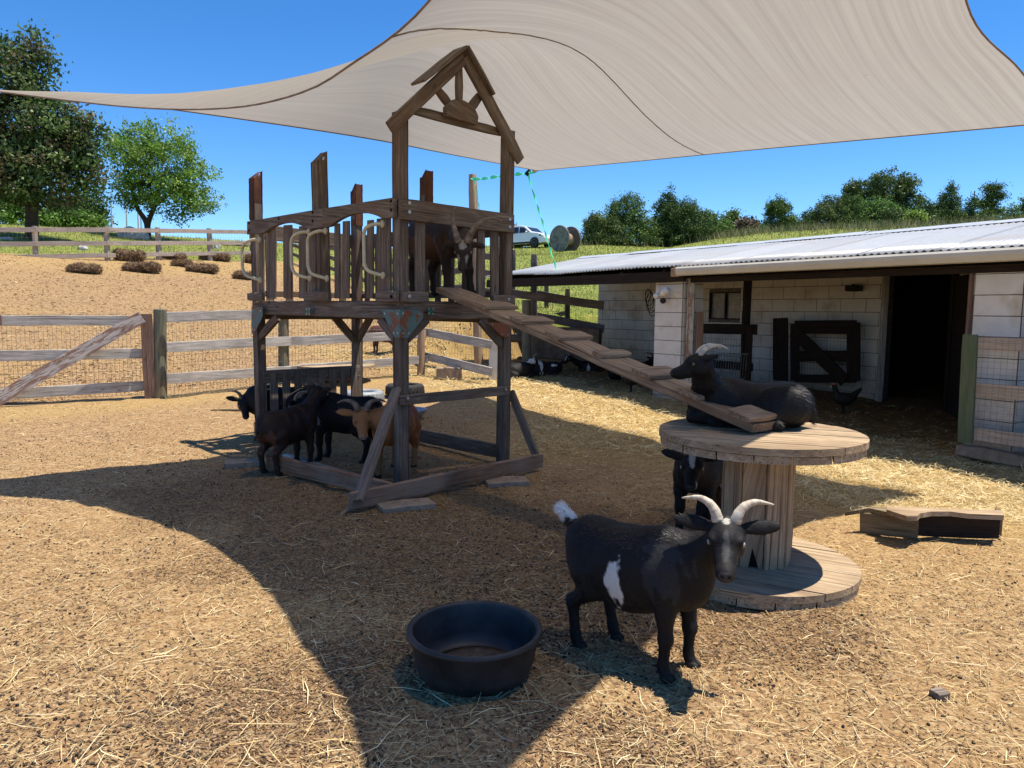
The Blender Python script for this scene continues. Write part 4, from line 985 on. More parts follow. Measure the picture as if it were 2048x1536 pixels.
ribbon([D(948, 358, Yp-.1), D(953, 385, Yp-.1), D(959, 420, Yp-.1), D(962, 470, Yp-.1)], .06, 'strap_tail', 'strap_green', stp)
ribbon([knot, D(1068, 390, 11.2), D(1084, 440, 11.8), D(1096, 485, 12.3), D(1113, 537, 12.8)], .07, 'strap_tail', 'strap_green', stp)
MB().beam(knot-Vector((.03, 0, .03)), knot+Vector((.03, 0, .04)), .04, .06).build('ratchet', 'black_trim', stp)
# ------------------------------------------------------------------ implicit bodies
def smin(a, b, k):
    h = np.clip(.5+.5*(b-a)/k, 0, 1); return b*(1-h)+a*h-k*h*(1-h)
class Body:
    def __init__(s): s.p = []
    def cone(s, a, b, r1, r2, k=.02): s.p.append(('c', np.array(a, float), np.array(b, float), r1, r2, k)); return s
    def ell(s, c, r, R=None, k=.03): s.p.append(('e', np.array(c, float), np.array(r, float), None if R is None else np.array(R, float), None, k)); return s
    def chain(s, pts, k=.02):
        for (a, ra), (b, rb) in zip(pts[:-1], pts[1:]): s.cone(a, b, ra, rb, k)
        return s
    def mesh(s, h):
        lo = np.full(3, 9.); hi = -lo
        for q in s.p:
            if q[0] == 'c': r = max(q[3], q[4]); lo = np.minimum(lo, np.minimum(q[1], q[2])-r); hi = np.maximum(hi, np.maximum(q[1], q[2])+r)
            else: r = q[2].max(); lo = np.minimum(lo, q[1]-r); hi = np.maximum(hi, q[1]+r)
        lo -= 3*h; hi += 3*h; n = np.ceil((hi-lo)/h).astype(int)+1
        V = np.full(n, .2, np.float32); ax = [lo[i]+h*np.arange(n[i]) for i in range(3)]
        for q in s.p:
            if q[0] == 'c': r = max(q[3], q[4]); l_ = np.minimum(q[1], q[2])-r; u_ = np.maximum(q[1], q[2])+r
            else: r = q[2].max(); l_ = q[1]-r; u_ = q[1]+r
            m_ = q[5]+.03; i0 = np.clip(np.floor((l_-m_-lo)/h).astype(int), 0, n); i1 = np.clip(np.ceil((u_+m_-lo)/h).astype(int)+1, 0, n)
            sl_ = tuple(slice(a, b) for a, b in zip(i0, i1)); X, Y, Z = np.meshgrid(*[ax[i][sl_[i]] for i in range(3)], indexing='ij'); P = np.stack([X, Y, Z], -1)
            if q[0] == 'c':
                ab = q[2]-q[1]; t_ = np.clip(((P-q[1])@ab)/max(ab@ab, 1e-9), 0, 1); d = np.linalg.norm(P-q[1]-t_[..., None]*ab, axis=-1)-(q[3]+(q[4]-q[3])*t_)
            else:
                W = P-q[1]
                if q[3] is not None: W = W@q[3]
                k0 = np.linalg.norm(W/q[2], axis=-1); k1 = np.linalg.norm(W/q[2]**2, axis=-1); d = k0*(k0-1)/np.maximum(k1, 1e-6)
            V[sl_] = smin(V[sl_], d, q[5])
        return snet(V, lo, h)
def snet(V, lo, h):
    ins = V < 0; c = [(i, j, k) for i in (0, 1) for j in (0, 1) for k in (0, 1)]
    sh = tuple(np.array(V.shape)-1); sl_ = lambda o: tuple(slice(o[a], o[a]+sh[a]) for a in range(3))
    cnt = sum(ins[sl_(o)].astype(int) for o in c); act = (cnt > 0) & (cnt < 8); idx = np.argwhere(act); vi = np.full(sh, -1, int); vi[act] = np.arange(len(idx))
    vals = {o: V[tuple((idx+np.array(o)).T)] for o in c}; acc = np.zeros((len(idx), 3)); w = np.zeros(len(idx))
    for o in c:
        for a in range(3):
            if o[a] == 0:
                o2 = tuple(1 if b == a else o[b] for b in range(3)); v0, v1 = vals[o], vals[o2]; m_ = (v0 < 0) != (v1 < 0)
                t_ = np.where(m_, v0/np.where(m_, v0-v1, 1), 0); p = np.tile(np.array(o, float), (len(idx), 1)); p[:, a] += t_; acc += p*m_[:, None]; w += m_
    P = lo+h*(idx+acc/w[:, None]); F_ = []
    for a in range(3):
        b, cc_ = (a+1) % 3, (a+2) % 3; A0 = [slice(None)]*3; A1 = [slice(None)]*3
        A0[a] = slice(0, -1); A1[a] = slice(1, None); s0, s1 = ins[tuple(A0)], ins[tuple(A1)]; E_ = np.argwhere(s0 != s1)
        E_ = E_[(E_[:, b] > 0) & (E_[:, cc_] > 0) & (E_[:, b] < sh[b]) & (E_[:, cc_] < sh[cc_])]
        eb = np.zeros(3, int); eb[b] = 1; ec = np.zeros(3, int); ec[cc_] = 1
        q = [vi[tuple((E_-d).T)] for d in (eb*0, eb, eb+ec, ec)]; Q = np.stack(q, -1); flip = s0[tuple(E_.T)] ; Q[~flip] = Q[~flip][:, ::-1]; F_.append(Q)
    return P, np.concatenate(F_)
def normals(P, Q):
    N = np.zeros_like(P); n = np.cross(P[Q[:, 2]]-P[Q[:, 0]], P[Q[:, 3]]-P[Q[:, 1]])
    for i in range(4): np.add.at(N, Q[:, i], n)
    return N/np.maximum(np.linalg.norm(N, axis=1), 1e-9)[:, None]
def n3(P, s_, seed=0):
    return vnoise(P[:, 0]*s_+P[:, 2]*s_*.7, P[:, 1]*s_+P[:, 2]*s_*.6+seed*5.1, seed)+.5*vnoise(P[:, 0]*s_*2.1-P[:, 2]*s_*1.7, P[:, 1]*s_*2.3+P[:, 2]*s_*1.1, seed+3)
# ------------------------------------------------------------------ goats
BLK = (.0065, .0055, .006)
def rotmat(d, up=(0, 0, 1)):
    x = Vector(d).normalized(); y = Vector(up).cross(x).normalized(); z = x.cross(y); return np.array([x[:], y[:], z[:]]).T
HORNS = {
 'out': ([(-.012, .024, .042), (-.020, .031, .066), (-.034, .048, .085), (-.048, .076, .092), (-.056, .104, .086), (-.060, .126, .080)], .0168),
 'back': ([(-.008, .020, .040), (-.030, .026, .066), (-.070, .034, .082), (-.115, .042, .078), (-.150, .048, .055)], .0145),
 'long': ([(.0, .024, .045), (-.03, .045, .085), (-.06, .085, .125), (-.085, .135, .15), (-.10, .19, .145), (-.10, .235, .11)], .022),
 'longup': ([(.0, .024, .045), (-.03, .04, .085), (-.07, .055, .125), (-.11, .058, .16), (-.15, .045, .185)], .021),
 'side': ([(-.01, .024, .045), (-.02, .036, .080), (-.03, .065, .100), (-.04, .105, .098), (-.045, .14, .078)], .020),
 'small': ([(-.01, .02, .045), (-.03, .03, .08), (-.06, .045, .10), (-.085, .06, .10)], .013)}
def goat(label, root, heading, scale=1.0, head=None, hdir=None, hscale=1.15, base=BLK, patches=(), horns='back', horn2=None, horn_mat='horn_dark', lying=False,
         h=.009, fur=0, legs=None, ear=(0, 0), tail=1, group='goats in the yard', hup=(0, 0, 1), belly=1.0, eye=(.38, .38, .32), fat=1.06, furlen=.022, z=None, leg_c=None):
    root = Vector(root); rz = heading; ca, sa = math.cos(rz), math.sin(rz)
    if z is not None: root.z = z
    t_ = thing('goat', root, label, 'goat', group, rz)
    def loc(w): w = (Vector(w)-root)/scale; return np.array([w.x*ca+w.y*sa, -w.x*sa+w.y*ca, w.z])
    def ldir(d): d = Vector(d); return Vector((d.x*ca+d.y*sa, -d.x*sa+d.y*ca, d.z)).normalized()
    H = np.array([.36, 0, .62] if not lying else [.36, .04, .27]) if head is None else loc(head)
    hd = Vector((.9, 0, -.4)) if hdir is None else ldir(hdir); R = rotmat(hd, ldir(hup)); hs = hscale
    hp = lambda x, y, z_: H+R@(np.array([x, y, z_])*hs)
    B = Body(); zo = -.29 if lying else 0; ft = lambda L_: [(a, r*fat) for a, r in L_]
    B.ell((.115, 0, .385+zo), (.15, .102, .15), k=.05).ell((-.05, 0, .372+zo-.02*(belly-1)/.2), (.215, .132*belly, .152+.02*(belly-1)/.2), k=.05).ell((-.215, 0, .40+zo), (.135, .105, .125), k=.05).ell((.10, 0, .475+zo), (.12, .045, .06), k=.06)
    B.ell((-.26, 0, .43+zo), (.075, .07, .075), k=.05)
    nb_ = np.array([.19, 0, .44+zo]); he = hp(-.03, 0, -.02)
    B.cone(nb_, nb_*.45+he*.55+np.array([0, 0, -.008]), .088, .062, .05); B.cone(nb_*.45+he*.55, he, .062, .048*hs, .03); B.ell((.20, 0, .37+zo), (.075, .07, .09), k=.05)
    lg = legs or {}
    for i, sy in enumerate((1, -1)):
        if not lying:
            dx, dy = lg.get(('f', sy), (0, 0)); y0 = .078*sy
            B.ell((.135, .07*sy, .36), (.065, .042, .10), k=.04)
            B.chain(ft([((.135, y0, .34), .048), ((.145+dx*.3, y0+dy*.3, .255), .036), ((.155+dx*.7, y0+dy*.6, .155), .0245), ((.150+dx, y0+dy, .055), .0185), ((.155+dx, y0+dy, .035), .021)]), .018)
            B.ell((.155+dx*.7, y0+dy*.6, .155), (.024, .024, .026), k=.015); B.cone((.158+dx, y0+dy, .030), (.170+dx, y0+dy, .012), .021, .0225, .008)
            dx, dy = lg.get(('r', sy), (0, 0)); y0 = .082*sy
            B.ell((-.205, .072*sy, .335), (.09, .048, .115), R=rotmat((.9, 0, .35)), k=.04)
            B.chain(ft([((-.20, y0, .33), .062), ((-.175+dx*.3, y0+dy*.3, .265), .046), ((-.255+dx*.8, y0+dy*.7, .185), .0255), ((-.238+dx, y0+dy, .06), .0185), ((-.232+dx, y0+dy, .035), .021)]), .02)
            B.ell((-.262+dx*.8, y0+dy*.7, .190), (.020, .02, .026), k=.015); B.cone((-.230+dx, y0+dy, .030), (-.215+dx, y0+dy, .012), .021, .0225, .008)
        else:
            B.ell((.13, .075*sy, .14), (.08, .05, .09), k=.04); B.chain([((.12, .095*sy, .10), .04), ((.26, .09*sy, .045), .028), ((.15, .10*sy, .025), .019), ((.12, .10*sy, .022), .021)], .018)
            B.ell((-.19, .11*sy, .13), (.13, .055, .105), k=.04); B.chain([((-.14, .13*sy, .09), .05), ((-.03, .155*sy, .05), .036), ((-.17, .165*sy, .03), .022), ((-.05, .175*sy, .022), .018), ((-.01, .175*sy, .022), .02)], .02)
    if tail: B.chain([((-.325, 0, .455+zo), .026), ((-.365, 0, .475+zo+.02*tail), .026), ((-.405, .008, .50+zo+.02*tail), .022), ((-.43, .012, .49+zo+.02*tail), .012)], .02) if tail > 0 else B.chain([((-.32, 0, .45+zo), .024), ((-.345, 0, .38+zo), .02), ((-.35, 0, .33+zo), .01)], .02)
    # head
    B.ell(hp(-.012, 0, .004), np.array([.058, .050, .050])*hs, R, .02); B.ell(hp(.02, 0, .018), np.array([.045, .040, .030])*hs, R, .02)
    B.cone(hp(.02, 0, -.008), hp(.112, 0, -.028), .042*hs, .0255*hs, .02); B.ell(hp(.128, 0, -.030), np.array([.027, .0265, .024])*hs, R, .015)
    B.cone(hp(-.005, 0, -.040), hp(.105, 0, -.050), .030*hs, .017*hs, .015); B.ell(hp(.118, 0, -.050), np.array([.018, .017, .012])*hs, R, .008)
    for sy in (1, -1):
        B.ell(hp(.034, .037*sy, .018), np.array([.022, .012, .012])*hs, R, .012); B.ell(hp(.005, .036*sy, -.025), np.array([.034, .016, .026])*hs, R, .02)
        er, el = ear; dr = Vector((-.25+er, 1.0*sy, .12+el)); dr = Vector(R@np.array(dr)); Re = rotmat(dr, R@np.array([.75, 0, .65]))
        c_ = hp(-.018, .043*sy, .020); c2 = c_+np.array(dr.normalized())*.048*hs; B.ell(c2, np.array([.056, .022, .0095])*hs, Re, .010)
    P, Q = B.mesh(h)
    if lying: P[:, 2] = np.where(P[:, 2] < .012, .004+.1*np.maximum(P[:, 2]+.1, 0)*.5, P[:, 2])
    # muzzle details: nostrils and mouth cut in
    loc_h = (P-H)@R/hs
    C = np.tile(np.array(base, float), (len(P), 1)); C *= (1+.35*n3(P, 9, 1))[:, None].clip(.5, 1.6)
    for (c_, r_, col_, fr_) in patches:
        if fr_ == 'h': d = np.linalg.norm((loc_h-np.array(c_))/np.array(r_), axis=1)
        else: d = np.linalg.norm((P-np.array(c_))/np.array(r_), axis=1)
        w = sstep(1.12, .92, d+.85*n3(P*np.array([1, 1, .45]), 38, 2)); C = C*(1-w[:, None])+np.array(col_)*w[:, None]
    nose = np.linalg.norm((loc_h-np.array([.152, 0, -.026]))/np.array([.018, .020, .014]), axis=1); w = sstep(1.1, .8, nose)[:, None]; C = C*(1-w)+np.array([.05, .045, .045])*w if not leg_c or leg_c != 'pink' else C*(1-w)+np.array([.35, .22, .17])*w
    for sy in (1, -1):
        d = np.linalg.norm((loc_h-np.array([.155, .0095*sy, -.027]))/np.array([.012, .0055, .0045]), axis=1); w = sstep(1.25, .75, d)
        C = C*(1-w[:, None])+np.array([.004, .003, .003])*w[:, None]; P -= (R@np.array([1., 0, 0]))*(w*.006*hs)[:, None]
    mo_ = np.exp(-((loc_h[:, 2]+.0435)/.0022)**2)*(loc_h[:, 0] > .085)*(loc_h[:, 0] < .16)*(np.abs(loc_h[:, 1]) < .04); C *= (1-.75*mo_)[:, None]
    hoof = sstep(.024, .018, P[:, 2])*(0 if lying else 1); C = C*(1-hoof[:, None])+np.array([.03, .026, .022])*hoof[:, None]
    N = normals(P, Q); P = P+N*(.0022*n3(P*np.array([1, 1, .5]), 55, 7))[:, None]
    W = np.stack([P[:, 0]*ca-P[:, 1]*sa, P[:, 0]*sa+P[:, 1]*ca, P[:, 2]], -1)*scale+np.array(root)
    toW = lambda p: Vector((p[0]*ca-p[1]*sa, p[0]*sa+p[1]*ca, p[2]))*scale+root
    bo = fastmesh('body', W, Q, 'coat', C, t_, smooth=True)
    if not lying and h < .0095:
        for fx, dz_, key in ((.162, .078, 'f'), (-.224, .082, 'r')):
            for sy in (1, -1):
                dx, dy = lg.get((key, sy), (0, 0)); c_ = np.array([fx+dx, dz_*sy+dy, 0]); Hb = Body()
                for q_ in (1, -1): Hb.ell(c_+(.010, .0115*q_, .013), (.027, .0122, .017), k=.004); Hb.cone(c_+(-.004, .009*q_, .012), c_+(-.004, .007*q_, .034), .014, .013, .004)
                hP, hQ = Hb.mesh(.0035); hP[:, 2] = np.maximum(hP[:, 2], .001); hW = np.stack([hP[:, 0]*ca-hP[:, 1]*sa, hP[:, 0]*sa+hP[:, 1]*ca, hP[:, 2]], -1)*scale+np.array(root)
                fastmesh('hoof', hW, hQ, 'coat', np.tile([.022, .018, .015], (len(hP), 1)), t_, smooth=True)
    for sy in (1, -1):
        pts, r0 = HORNS[horns if (sy > 0 or not horn2) else horn2]; pts = crom([(x, y*sy, z_) for x, y, z_ in pts], 16)
        rr = [r0*hs*(1-.86*(i/15)**1.15)*(1+.05*math.sin(i*2.4)) for i in range(16)]
        MB().tube([toW(hp(*p)) for p in pts], [r*scale for r in rr], 12).build('horn', horn_mat, t_, smooth=True)
        ec = hp(.040, .0415*sy, .006); n = 14; V = []; Cc = []; k = 9
        ex = R@np.array([.22, sy*1.0, .10]); ex /= np.linalg.norm(ex); ey = R@np.array([1., -.22*sy, 0]); ey /= np.linalg.norm(ey); ez = np.cross(ex, ey)
        if ez@(R@np.array([0, 0, 1.])) < 0: ez = -ez
        for i in range(k+1):
            th = math.pi*i/k
            for j in range(n):
                ph = 2*math.pi*j/n; a = np.array([math.cos(th), math.sin(th)*math.cos(ph), math.sin(th)*math.sin(ph)]); V.append(toW(ec+(ex*a[0]+ey*a[1]+ez*a[2])*.0100*hs))
                pup = a[0] > 0 and abs(a[2]) < .17 and abs(a[1]) < .42; rim = math.hypot(a[1], a[2]) > .72
                Cc.append((.004,)*3 if pup else ((.02, .016, .014) if rim or a[0] < 0 else eye))
        e_ = MB().add(V, [(i*n+j, (i+1)*n+j, (i+1)*n+(j+1) % n, i*n+(j+1) % n) for i in range(k) for j in range(n)], colr=Cc).build('eye', 'eye', t_, smooth=True)
    if fur:
        r = np.random.default_rng(len(label)); ar = np.linalg.norm(np.cross(W[Q[:, 2]]-W[Q[:, 0]], W[Q[:, 3]]-W[Q[:, 1]]), axis=1)
        qi = r.choice(len(Q), fur, p=ar/ar.sum()); a, b = r.random((2, fur, 1)); Pq = (W[Q[qi, 0]]*(1-a)+W[Q[qi, 1]]*a)*(1-b)+(W[Q[qi, 3]]*(1-a)+W[Q[qi, 2]]*a)*b
        Lq = P[Q[qi, 0]]; Nw = normals(W, Q)[Q[qi, 0]]; Cq = C[Q[qi, 0]]
        back_ = np.array([-ca, -sa, 0.]); flow = np.tile(back_*.75+np.array([0, 0, -.55]), (fur, 1)); flow[Lq[:, 2] < .26*(not lying)] = (0, 0, -1)
        lh = (Lq-H)@R/hs; onh = (lh[:, 0] > -.03); fh = R@np.array([-1, 0, -.1]); fhW = np.array([fh[0]*ca-fh[1]*sa, fh[0]*sa+fh[1]*ca, fh[2]]); flow[onh] = fhW
        tl_ = Lq[:, 0] < -.34; flow[tl_] = back_*1.0+np.array([0, 0, .15 if tail > 0 else -1])
        L_ = np.full(fur, furlen)*r.uniform(.6, 1.25, fur); L_[onh] *= .32; L_[Lq[:, 2] < .2*(not lying)] *= .5; L_[tl_] *= 1.7; L_ *= scale
        keep = ~((lh[:, 0] > .10)) & ~((np.abs(lh[:, 1]) > .03) & (lh[:, 0] > .02) & (lh[:, 0] < .07) & (lh[:, 2] > -.012) & (lh[:, 2] < .02))
        tg = flow-Nw*np.sum(flow*Nw, 1, keepdims=True); tg /= np.maximum(np.linalg.norm(tg, axis=1), 1e-6)[:, None]
        jt = r.normal(0, .22, (fur, 3)); dv = tg+Nw*.14+jt; dv /= np.linalg.norm(dv, axis=1)[:, None]
        sdv = np.cross(dv, Nw); sdv /= np.maximum(np.linalg.norm(sdv, axis=1), 1e-6)[:, None]; wd = (.0011*scale)
        tip = Pq+dv*L_[:, None]; V = np.stack([Pq-sdv*wd-Nw*.001, Pq+sdv*wd-Nw*.001, tip], 1)[keep]; nk = len(V)
        dk = (Cq.mean(1, keepdims=True) < .02)*1.0; Ck = np.repeat((Cq*(r.uniform(.7, 1.4, (fur, 1))*(1-dk)+dk*(.45+2.2*r.random((fur, 1))**3)*(1+2.6*onh[:, None]+1.6*np.exp(-((Lq[:, :1]-.13)/.09)**2)*(Lq[:, 2:3] > .3)*(not lying))))[keep], 3, axis=0)  # sun sheen put into colour: paler strands on head and shoulder of dark coats
        fastmesh('fur', V.reshape(-1, 3), np.arange(nk*3).reshape(-1, 3), 'fur', Ck, t_, n=3)
    return t_
def hdg(a, b): d = Vector(b)-Vector(a); return math.atan2(d.y, d.x)
def tocam(p, down=0.0, side=0.0):
    d = (CAM-Vector(p)); d.z = 0; d.normalize(); s_ = Vector((-d.y, d.x, 0)); v = d+s_*side; v.normalize(); v.z = -down; return v
WHT = (.62, .60, .57)
# foreground goat
r_, f_ = G(1172, 1277), G(1382, 1355)
hp_ = D(1452, 1074, 2.60)
mid = r_.lerp(f_, .55); mid.z = min(zf(r_.x, r_.y), zf(f_.x, f_.y))+.004
goat('black goat with white flank patch and pale curved horns standing beside the rubber tub', mid, hdg(r_, f_), 1.04, head=hp_, hdir=tocam(hp_, .30, .02), hscale=1.24, belly=1.16, fat=1.0,
     horns='out', horn_mat='horn', h=.0062, fur=42000, ear=(.15, .0), patches=[((-.030, -.145, .325), (.029, .08, .080), WHT, 'b'), ((-.055, -.145, .36), (.022, .08, .045), WHT, 'b'), ((-.45, .01, .52), (.10, .07, .07), WHT, 'b'), 
     ((.0, 0, .055), (.014, .009, .010), (.42, .40, .35), 'h'), ((.07, 0, .02), (.055, .010, .03), (.045, .045, .047), 'h'), ((.13, -.09, .42), (.085, .07, .10), (.022, .022, .024), 'b')], eye=(.30, .33, .34), legs={('f', -1): (-.01, -.0), ('f', 1): (.01, .0), ('r', 1): (.05, 0), ('r', -1): (-.02, 0)}, furlen=.015)  # grey shoulder patch is sun sheen painted into the coat
# goat in the shade beside the reel
p = G(1395, 1068); hp_ = D(1385, 928, 4.35)
goat('black goat with white forehead streak standing in shade under the edge of the reel table', p+Vector((.05, .12, 0)), math.radians(-122), 1.10, head=hp_, hdir=tocam(hp_, .42, -.05), hscale=1.22, horns='back', horn2='out', h=.008, fur=14000,
     patches=[((.03, .0, .045), (.05, .012, .03), (.45, .45, .45), 'h'), ((.12, .018, -.035), (.014, .010, .018), WHT, 'h'), ((.17, 0, .25), (.025, .03, .04), (.5, .5, .48), 'b'), ((-.10, .12, .25), (.09, .05, .025), (.4, .4, .4), 'b')], z=None, eye=(.4, .4, .3))
p = Vector((1.60, 5.05, 0)); goat('brown goat mostly hidden behind the upright core of the reel table', p, math.radians(172), .95, base=(.09, .032, .012), h=.012, horns='small', head=(1.33, 5.2, .66) if False else None)
# goat lying on the reel
gl_ = HZ(1400, 850, REELZ); rootp = RC+Vector((.0, .10, 0)); rootp.z = REELZ; hp_ = D(1396, 727, 3.90)
goat('black goat lying on top of the reel table with its head raised to the left', rootp+Vector((-.035, .10, 0)), math.radians(166), 1.03, head=hp_, hdir=(-1, -.12, -.16), hscale=1.0, lying=True, horns='back', horn_mat='horn', h=.007, fur=30000,
     tail=-1, eye=(.16, .13, .07), base=(.0055, .0048, .005), ear=(-.2, .1))
# goat on the tower deck
pd = Vector((-.64, 6.70, 1.53)); hp_ = D(927, 496, 6.02)
goat('dark goat with long spread horns standing on the tower deck above the ramp', pd, math.radians(-52), 1.38, head=hp_, hdir=tocam(hp_, 1.25, -.10), hscale=.98, horns='long', horn2='longup', horn_mat='horn_dark', h=.009, fur=16000, base=(.032, .020, .015),
     patches=[((-.02, -.08, .30), (.20, .10, .085), (.10, .045, .022), 'b'), ((.05, -.09, .49), (.07, .04, .025), (.20, .18, .16), 'b'), ((.07, .025, .0), (.06, .006, .012), (.28, .24, .2), 'h'), ((.07, -.025, .0), (.06, .006, .012), (.28, .24, .2), 'h'), ((.02, 0, .05), (.03, .02, .02), (.30, .27, .23), 'h')],
     ear=(0, -.75), legs={('f', 1): (.06, .0), ('f', -1): (.03, 0)})
# goats under the tower
p = G(782, 952); hp_ = D(724, 836, 5.92)
goat('orange brown goat with wide curved horns looking out from under the tower', p+Vector((.02, .10, 0)), math.radians(-99), 1.12, head=hp_, hdir=tocam(hp_, .55, .05), hscale=1.25, base=(.34, .145, .052), horns='side', horn_mat='horn_dark', h=.008, fur=18000, leg_c='pink',
     patches=[((-.1, 0, .40), (.2, .2, .2), (.25, .08, .025), 'b'), ((.14, 0, -.04), (.03, .03, .03), (.40, .27, .19), 'h')], eye=(.45, .3, .1), ear=(.1, -.05))
p = G(552, 950); goat('dark brown goat seen from behind at the left end of the tower base', p+Vector((.06, .22, 0)), math.radians(62), 1.02, head=None, hdir=None, base=(.030, .015, .010), h=.008, fur=14000, horns='back', tail=-1, patches=[((-.30, 0, .27), (.06, .2, .10), (.12, .05, .028), 'b'), ((-.34, .02, .40), (.02, .03, .04), (.10, .09, .09), 'b')], furlen=.032)
p = G(672, 925); hp_ = D(596, 812, 6.95)
goat('black goat with its head lowered to the left in the middle of the tower shade', p+Vector((.03, .1, 0)), math.radians(168), 1.15, head=hp_, hdir=(-.9, .3, -.35), horns='back', horn_mat='horn_dark', h=.009, fur=10000, patches=[((.14, .1, .33), (.015, .05, .04), (.3, .32, .36), 'b')], tail=-1)
p = G(516, 884); hp_ = D(489, 806, 7.55)
goat('black goat peering around the left corner post of the tower', p+Vector((.12, .18, 0)), math.radians(-165), 1.05, head=hp_, hdir=tocam(hp_, .75, .1), hscale=1.2, horns='out', horn_mat='horn_dark', h=.009, fur=6000)
# goats near the barn
goat('black goat lying curled beside the right rear post of the tower', G(1034, 756)+Vector((0, .1, 0)), math.radians(10), 1.0, lying=True, h=.014, head=G(1015, 752)+Vector((-.1, 0, .2)), hdir=(-1, -.3, -.6), horns='small')
p = G(1082, 752); goat('black and white goat lying in the sun edge with its head turned left', p+Vector((.05, .12, 0)), math.radians(-150), 1.0, lying=True, h=.012, head=D(1066, 722, p.y-.02), hdir=(-1, -.15, -.15), horns='small', hscale=1.1,
     patches=[((.12, .0, .20), (.05, .16, .2), WHT, 'b'), ((.05, 0, .0), (.12, .06, .05), WHT, 'h'), ((-.12, .12, .18), (.05, .06, .02), WHT, 'b')])
p = G(1175, 748); goat('small black goat with pale face marks resting in the barn shade under the ramp', p+Vector((.1, .35, 0)), math.radians(190), .8, lying=True, h=.013, head=D(1137, 716, p.y+.2), hdir=(-.8, -.6, -.5), horns='small', patches=[((.06, 0, .02), (.06, .01, .04), WHT, 'h'), ((.1, .1, .1), (.04, .05, .08), WHT, 'b')])
p = BP(1262, 742, .9); p.z = zf(p.x, p.y); goat('black and white goat lying against the shaded block wall beside the barn corner pillar', p+Vector((.0, .0, 0)), math.radians(8), 1.15, lying=True, h=.012, head=D(1222, 712, p.y+.15) if False else None, hdir=(.9, .3, -.2), patches=[((-.04, -.13, .13), (.18, .07, .11), (.6, .6, .6), 'b')])
p = G(766, 706); goat('reddish brown long haired goat grazing beyond the yard fence', p, math.radians(170), .95, base=(.085, .03, .02), h=.014, fur=4000, furlen=.05, head=p+Vector((-.42, -.05, .25)), hdir=(-.6, -.1, -.8), horns='small')
# hens
def hen(p, rz, label):
    p = Vector(p); p.z = zf(p.x, p.y); t_ = thing('hen', p, label, 'hen', 'dark hens in the barn shade', rz); ca, sa = math.cos(rz), math.sin(rz)
    B = Body(); B.ell((0, 0, .19), (.13, .075, .085), k=.03).cone((.08, 0, .22), (.12, 0, .33), .045, .028, .03).ell((.13, 0, .345), (.034, .026, .028), k=.02).cone((-.09, 0, .22), (-.19, 0, .32), .05, .02, .03)
    for sy in (1, -1): B.cone((.0, .035*sy, .13), (.0, .035*sy, .02), .016, .008, .01).cone((.0, .035*sy, .012), (.045, .045*sy, .008), .008, .006, .006)
    P, Q = B.mesh(.009); W = np.stack([P[:, 0]*ca-P[:, 1]*sa, P[:, 0]*sa+P[:, 1]*ca, P[:, 2]], -1)+np.array(p); C = np.tile([.014, .010, .008], (len(P), 1))
    fastmesh('body', W, Q, 'coat', C, t_, smooth=True); tw_ = lambda a: Vector((a[0]*ca-a[1]*sa, a[0]*sa+a[1]*ca, a[2]))+p
    MB().tube([tw_((.158, 0, .342)), tw_((.185, 0, .335))], [.010, .002], 8).build('beak', 'handle_plastic', t_); MB().beam(tw_((.11, 0, .378)), tw_((.16, 0, .372)), .006, .022).build('comb', 'brick_red', t_)
hen(BP(1262, 772, -.1), 2.8, 'dark hen in the barn shade below the ramp'); hen(BP(1688, 800, 1.1), 3.0, 'dark hen pecking at the foot of the dark gate in the barn')
# ------------------------------------------------------------------ rubber tub
tp = G(949, 1347); tb = thing('rubber_tub', (tp.x, tp.y, 0), 'round black rubber feed tub with rolled rim on the shaded dirt', 'tub')
TR = .253; tz = zf(tp.x, tp.y)-.004
rim_c = D(949, 1272, tp.y-.03)
MB().lathe((tp.x, tp.y, tz), [(.0001, .012), (TR*.70, .012), (TR*.80, .022), (TR*.86, .06), (TR*.93, .165), (TR*.94, .173), (TR*1.0, .178), (TR*1.03, .173), (TR*1.035, .160), (TR*1.0, .156), (TR*.975, .152), (TR*.90, .05), (TR*.84, .008), (TR*.78, .0), (.0001, .0)], 72).build('tub_shell', 'tub_rubber', tb, smooth=True)
litd = MB().lathe((tp.x, tp.y, tz+.0135), [(.0001, .0), (TR*.55, .0015), (TR*.72, .0)], 40).build('dirt_film', 'tub_dust', tb, smooth=True)
# ------------------------------------------------------------------ small wooden platform at the right
z5b = lambda x, y: (1300+x*.375, 960+y*.375)
bp = G(*z5b(1415, 305)); zb = zf(bp.x, bp.y)
bn = thing('broken_deck_piece', bp, 'low broken wooden deck piece with a curved cut edge lying on the hay', 'wood piece')
def gz(x, y, z): return HZ(*z5b(x, y), z)
zt1 = zb+.20
top_ = [gz(1262, 140, zt1), gz(1880, 162, zt1-.0), gz(1888, 188, zt1), gz(1700, 180, zt1), gz(1600, 168, zt1), gz(1500, 168, zt1), gz(1440, 178, zt1), gz(1425, 193, zt1), gz(1372, 193, zt1), gz(1262, 158, zt1)]
MB().prism([p for p in top_], (0, 0, -1), .03).build('top_board', 'reel_wood', bn)
def plank(x0, y0, z0, x1, y1, z1, h, nm='side_or_shade_plank', th=.035): return MB().beam(HZ(*z5b(x0, y0), z0), HZ(*z5b(x1, y1), z1), th, h).build(nm, 'bench_wood', bn)
MB().prism([gz(1040, 172, zb+.13), gz(1170, 150, zb+.16), gz(1372, 196, zt1-.035), gz(1395, 192, zt1-.035), gz(1262, 145, zt1-.035), gz(1170, 143, zb+.16)], (0, 0, -1), .025).build('sloping_board', 'bench_wood', bn)
plank(1120, 225, zb+.06, 1418, 255, zb+.075, .14); plank(1418, 252, zb+.08, 1400, 220, zb+.08, .15)
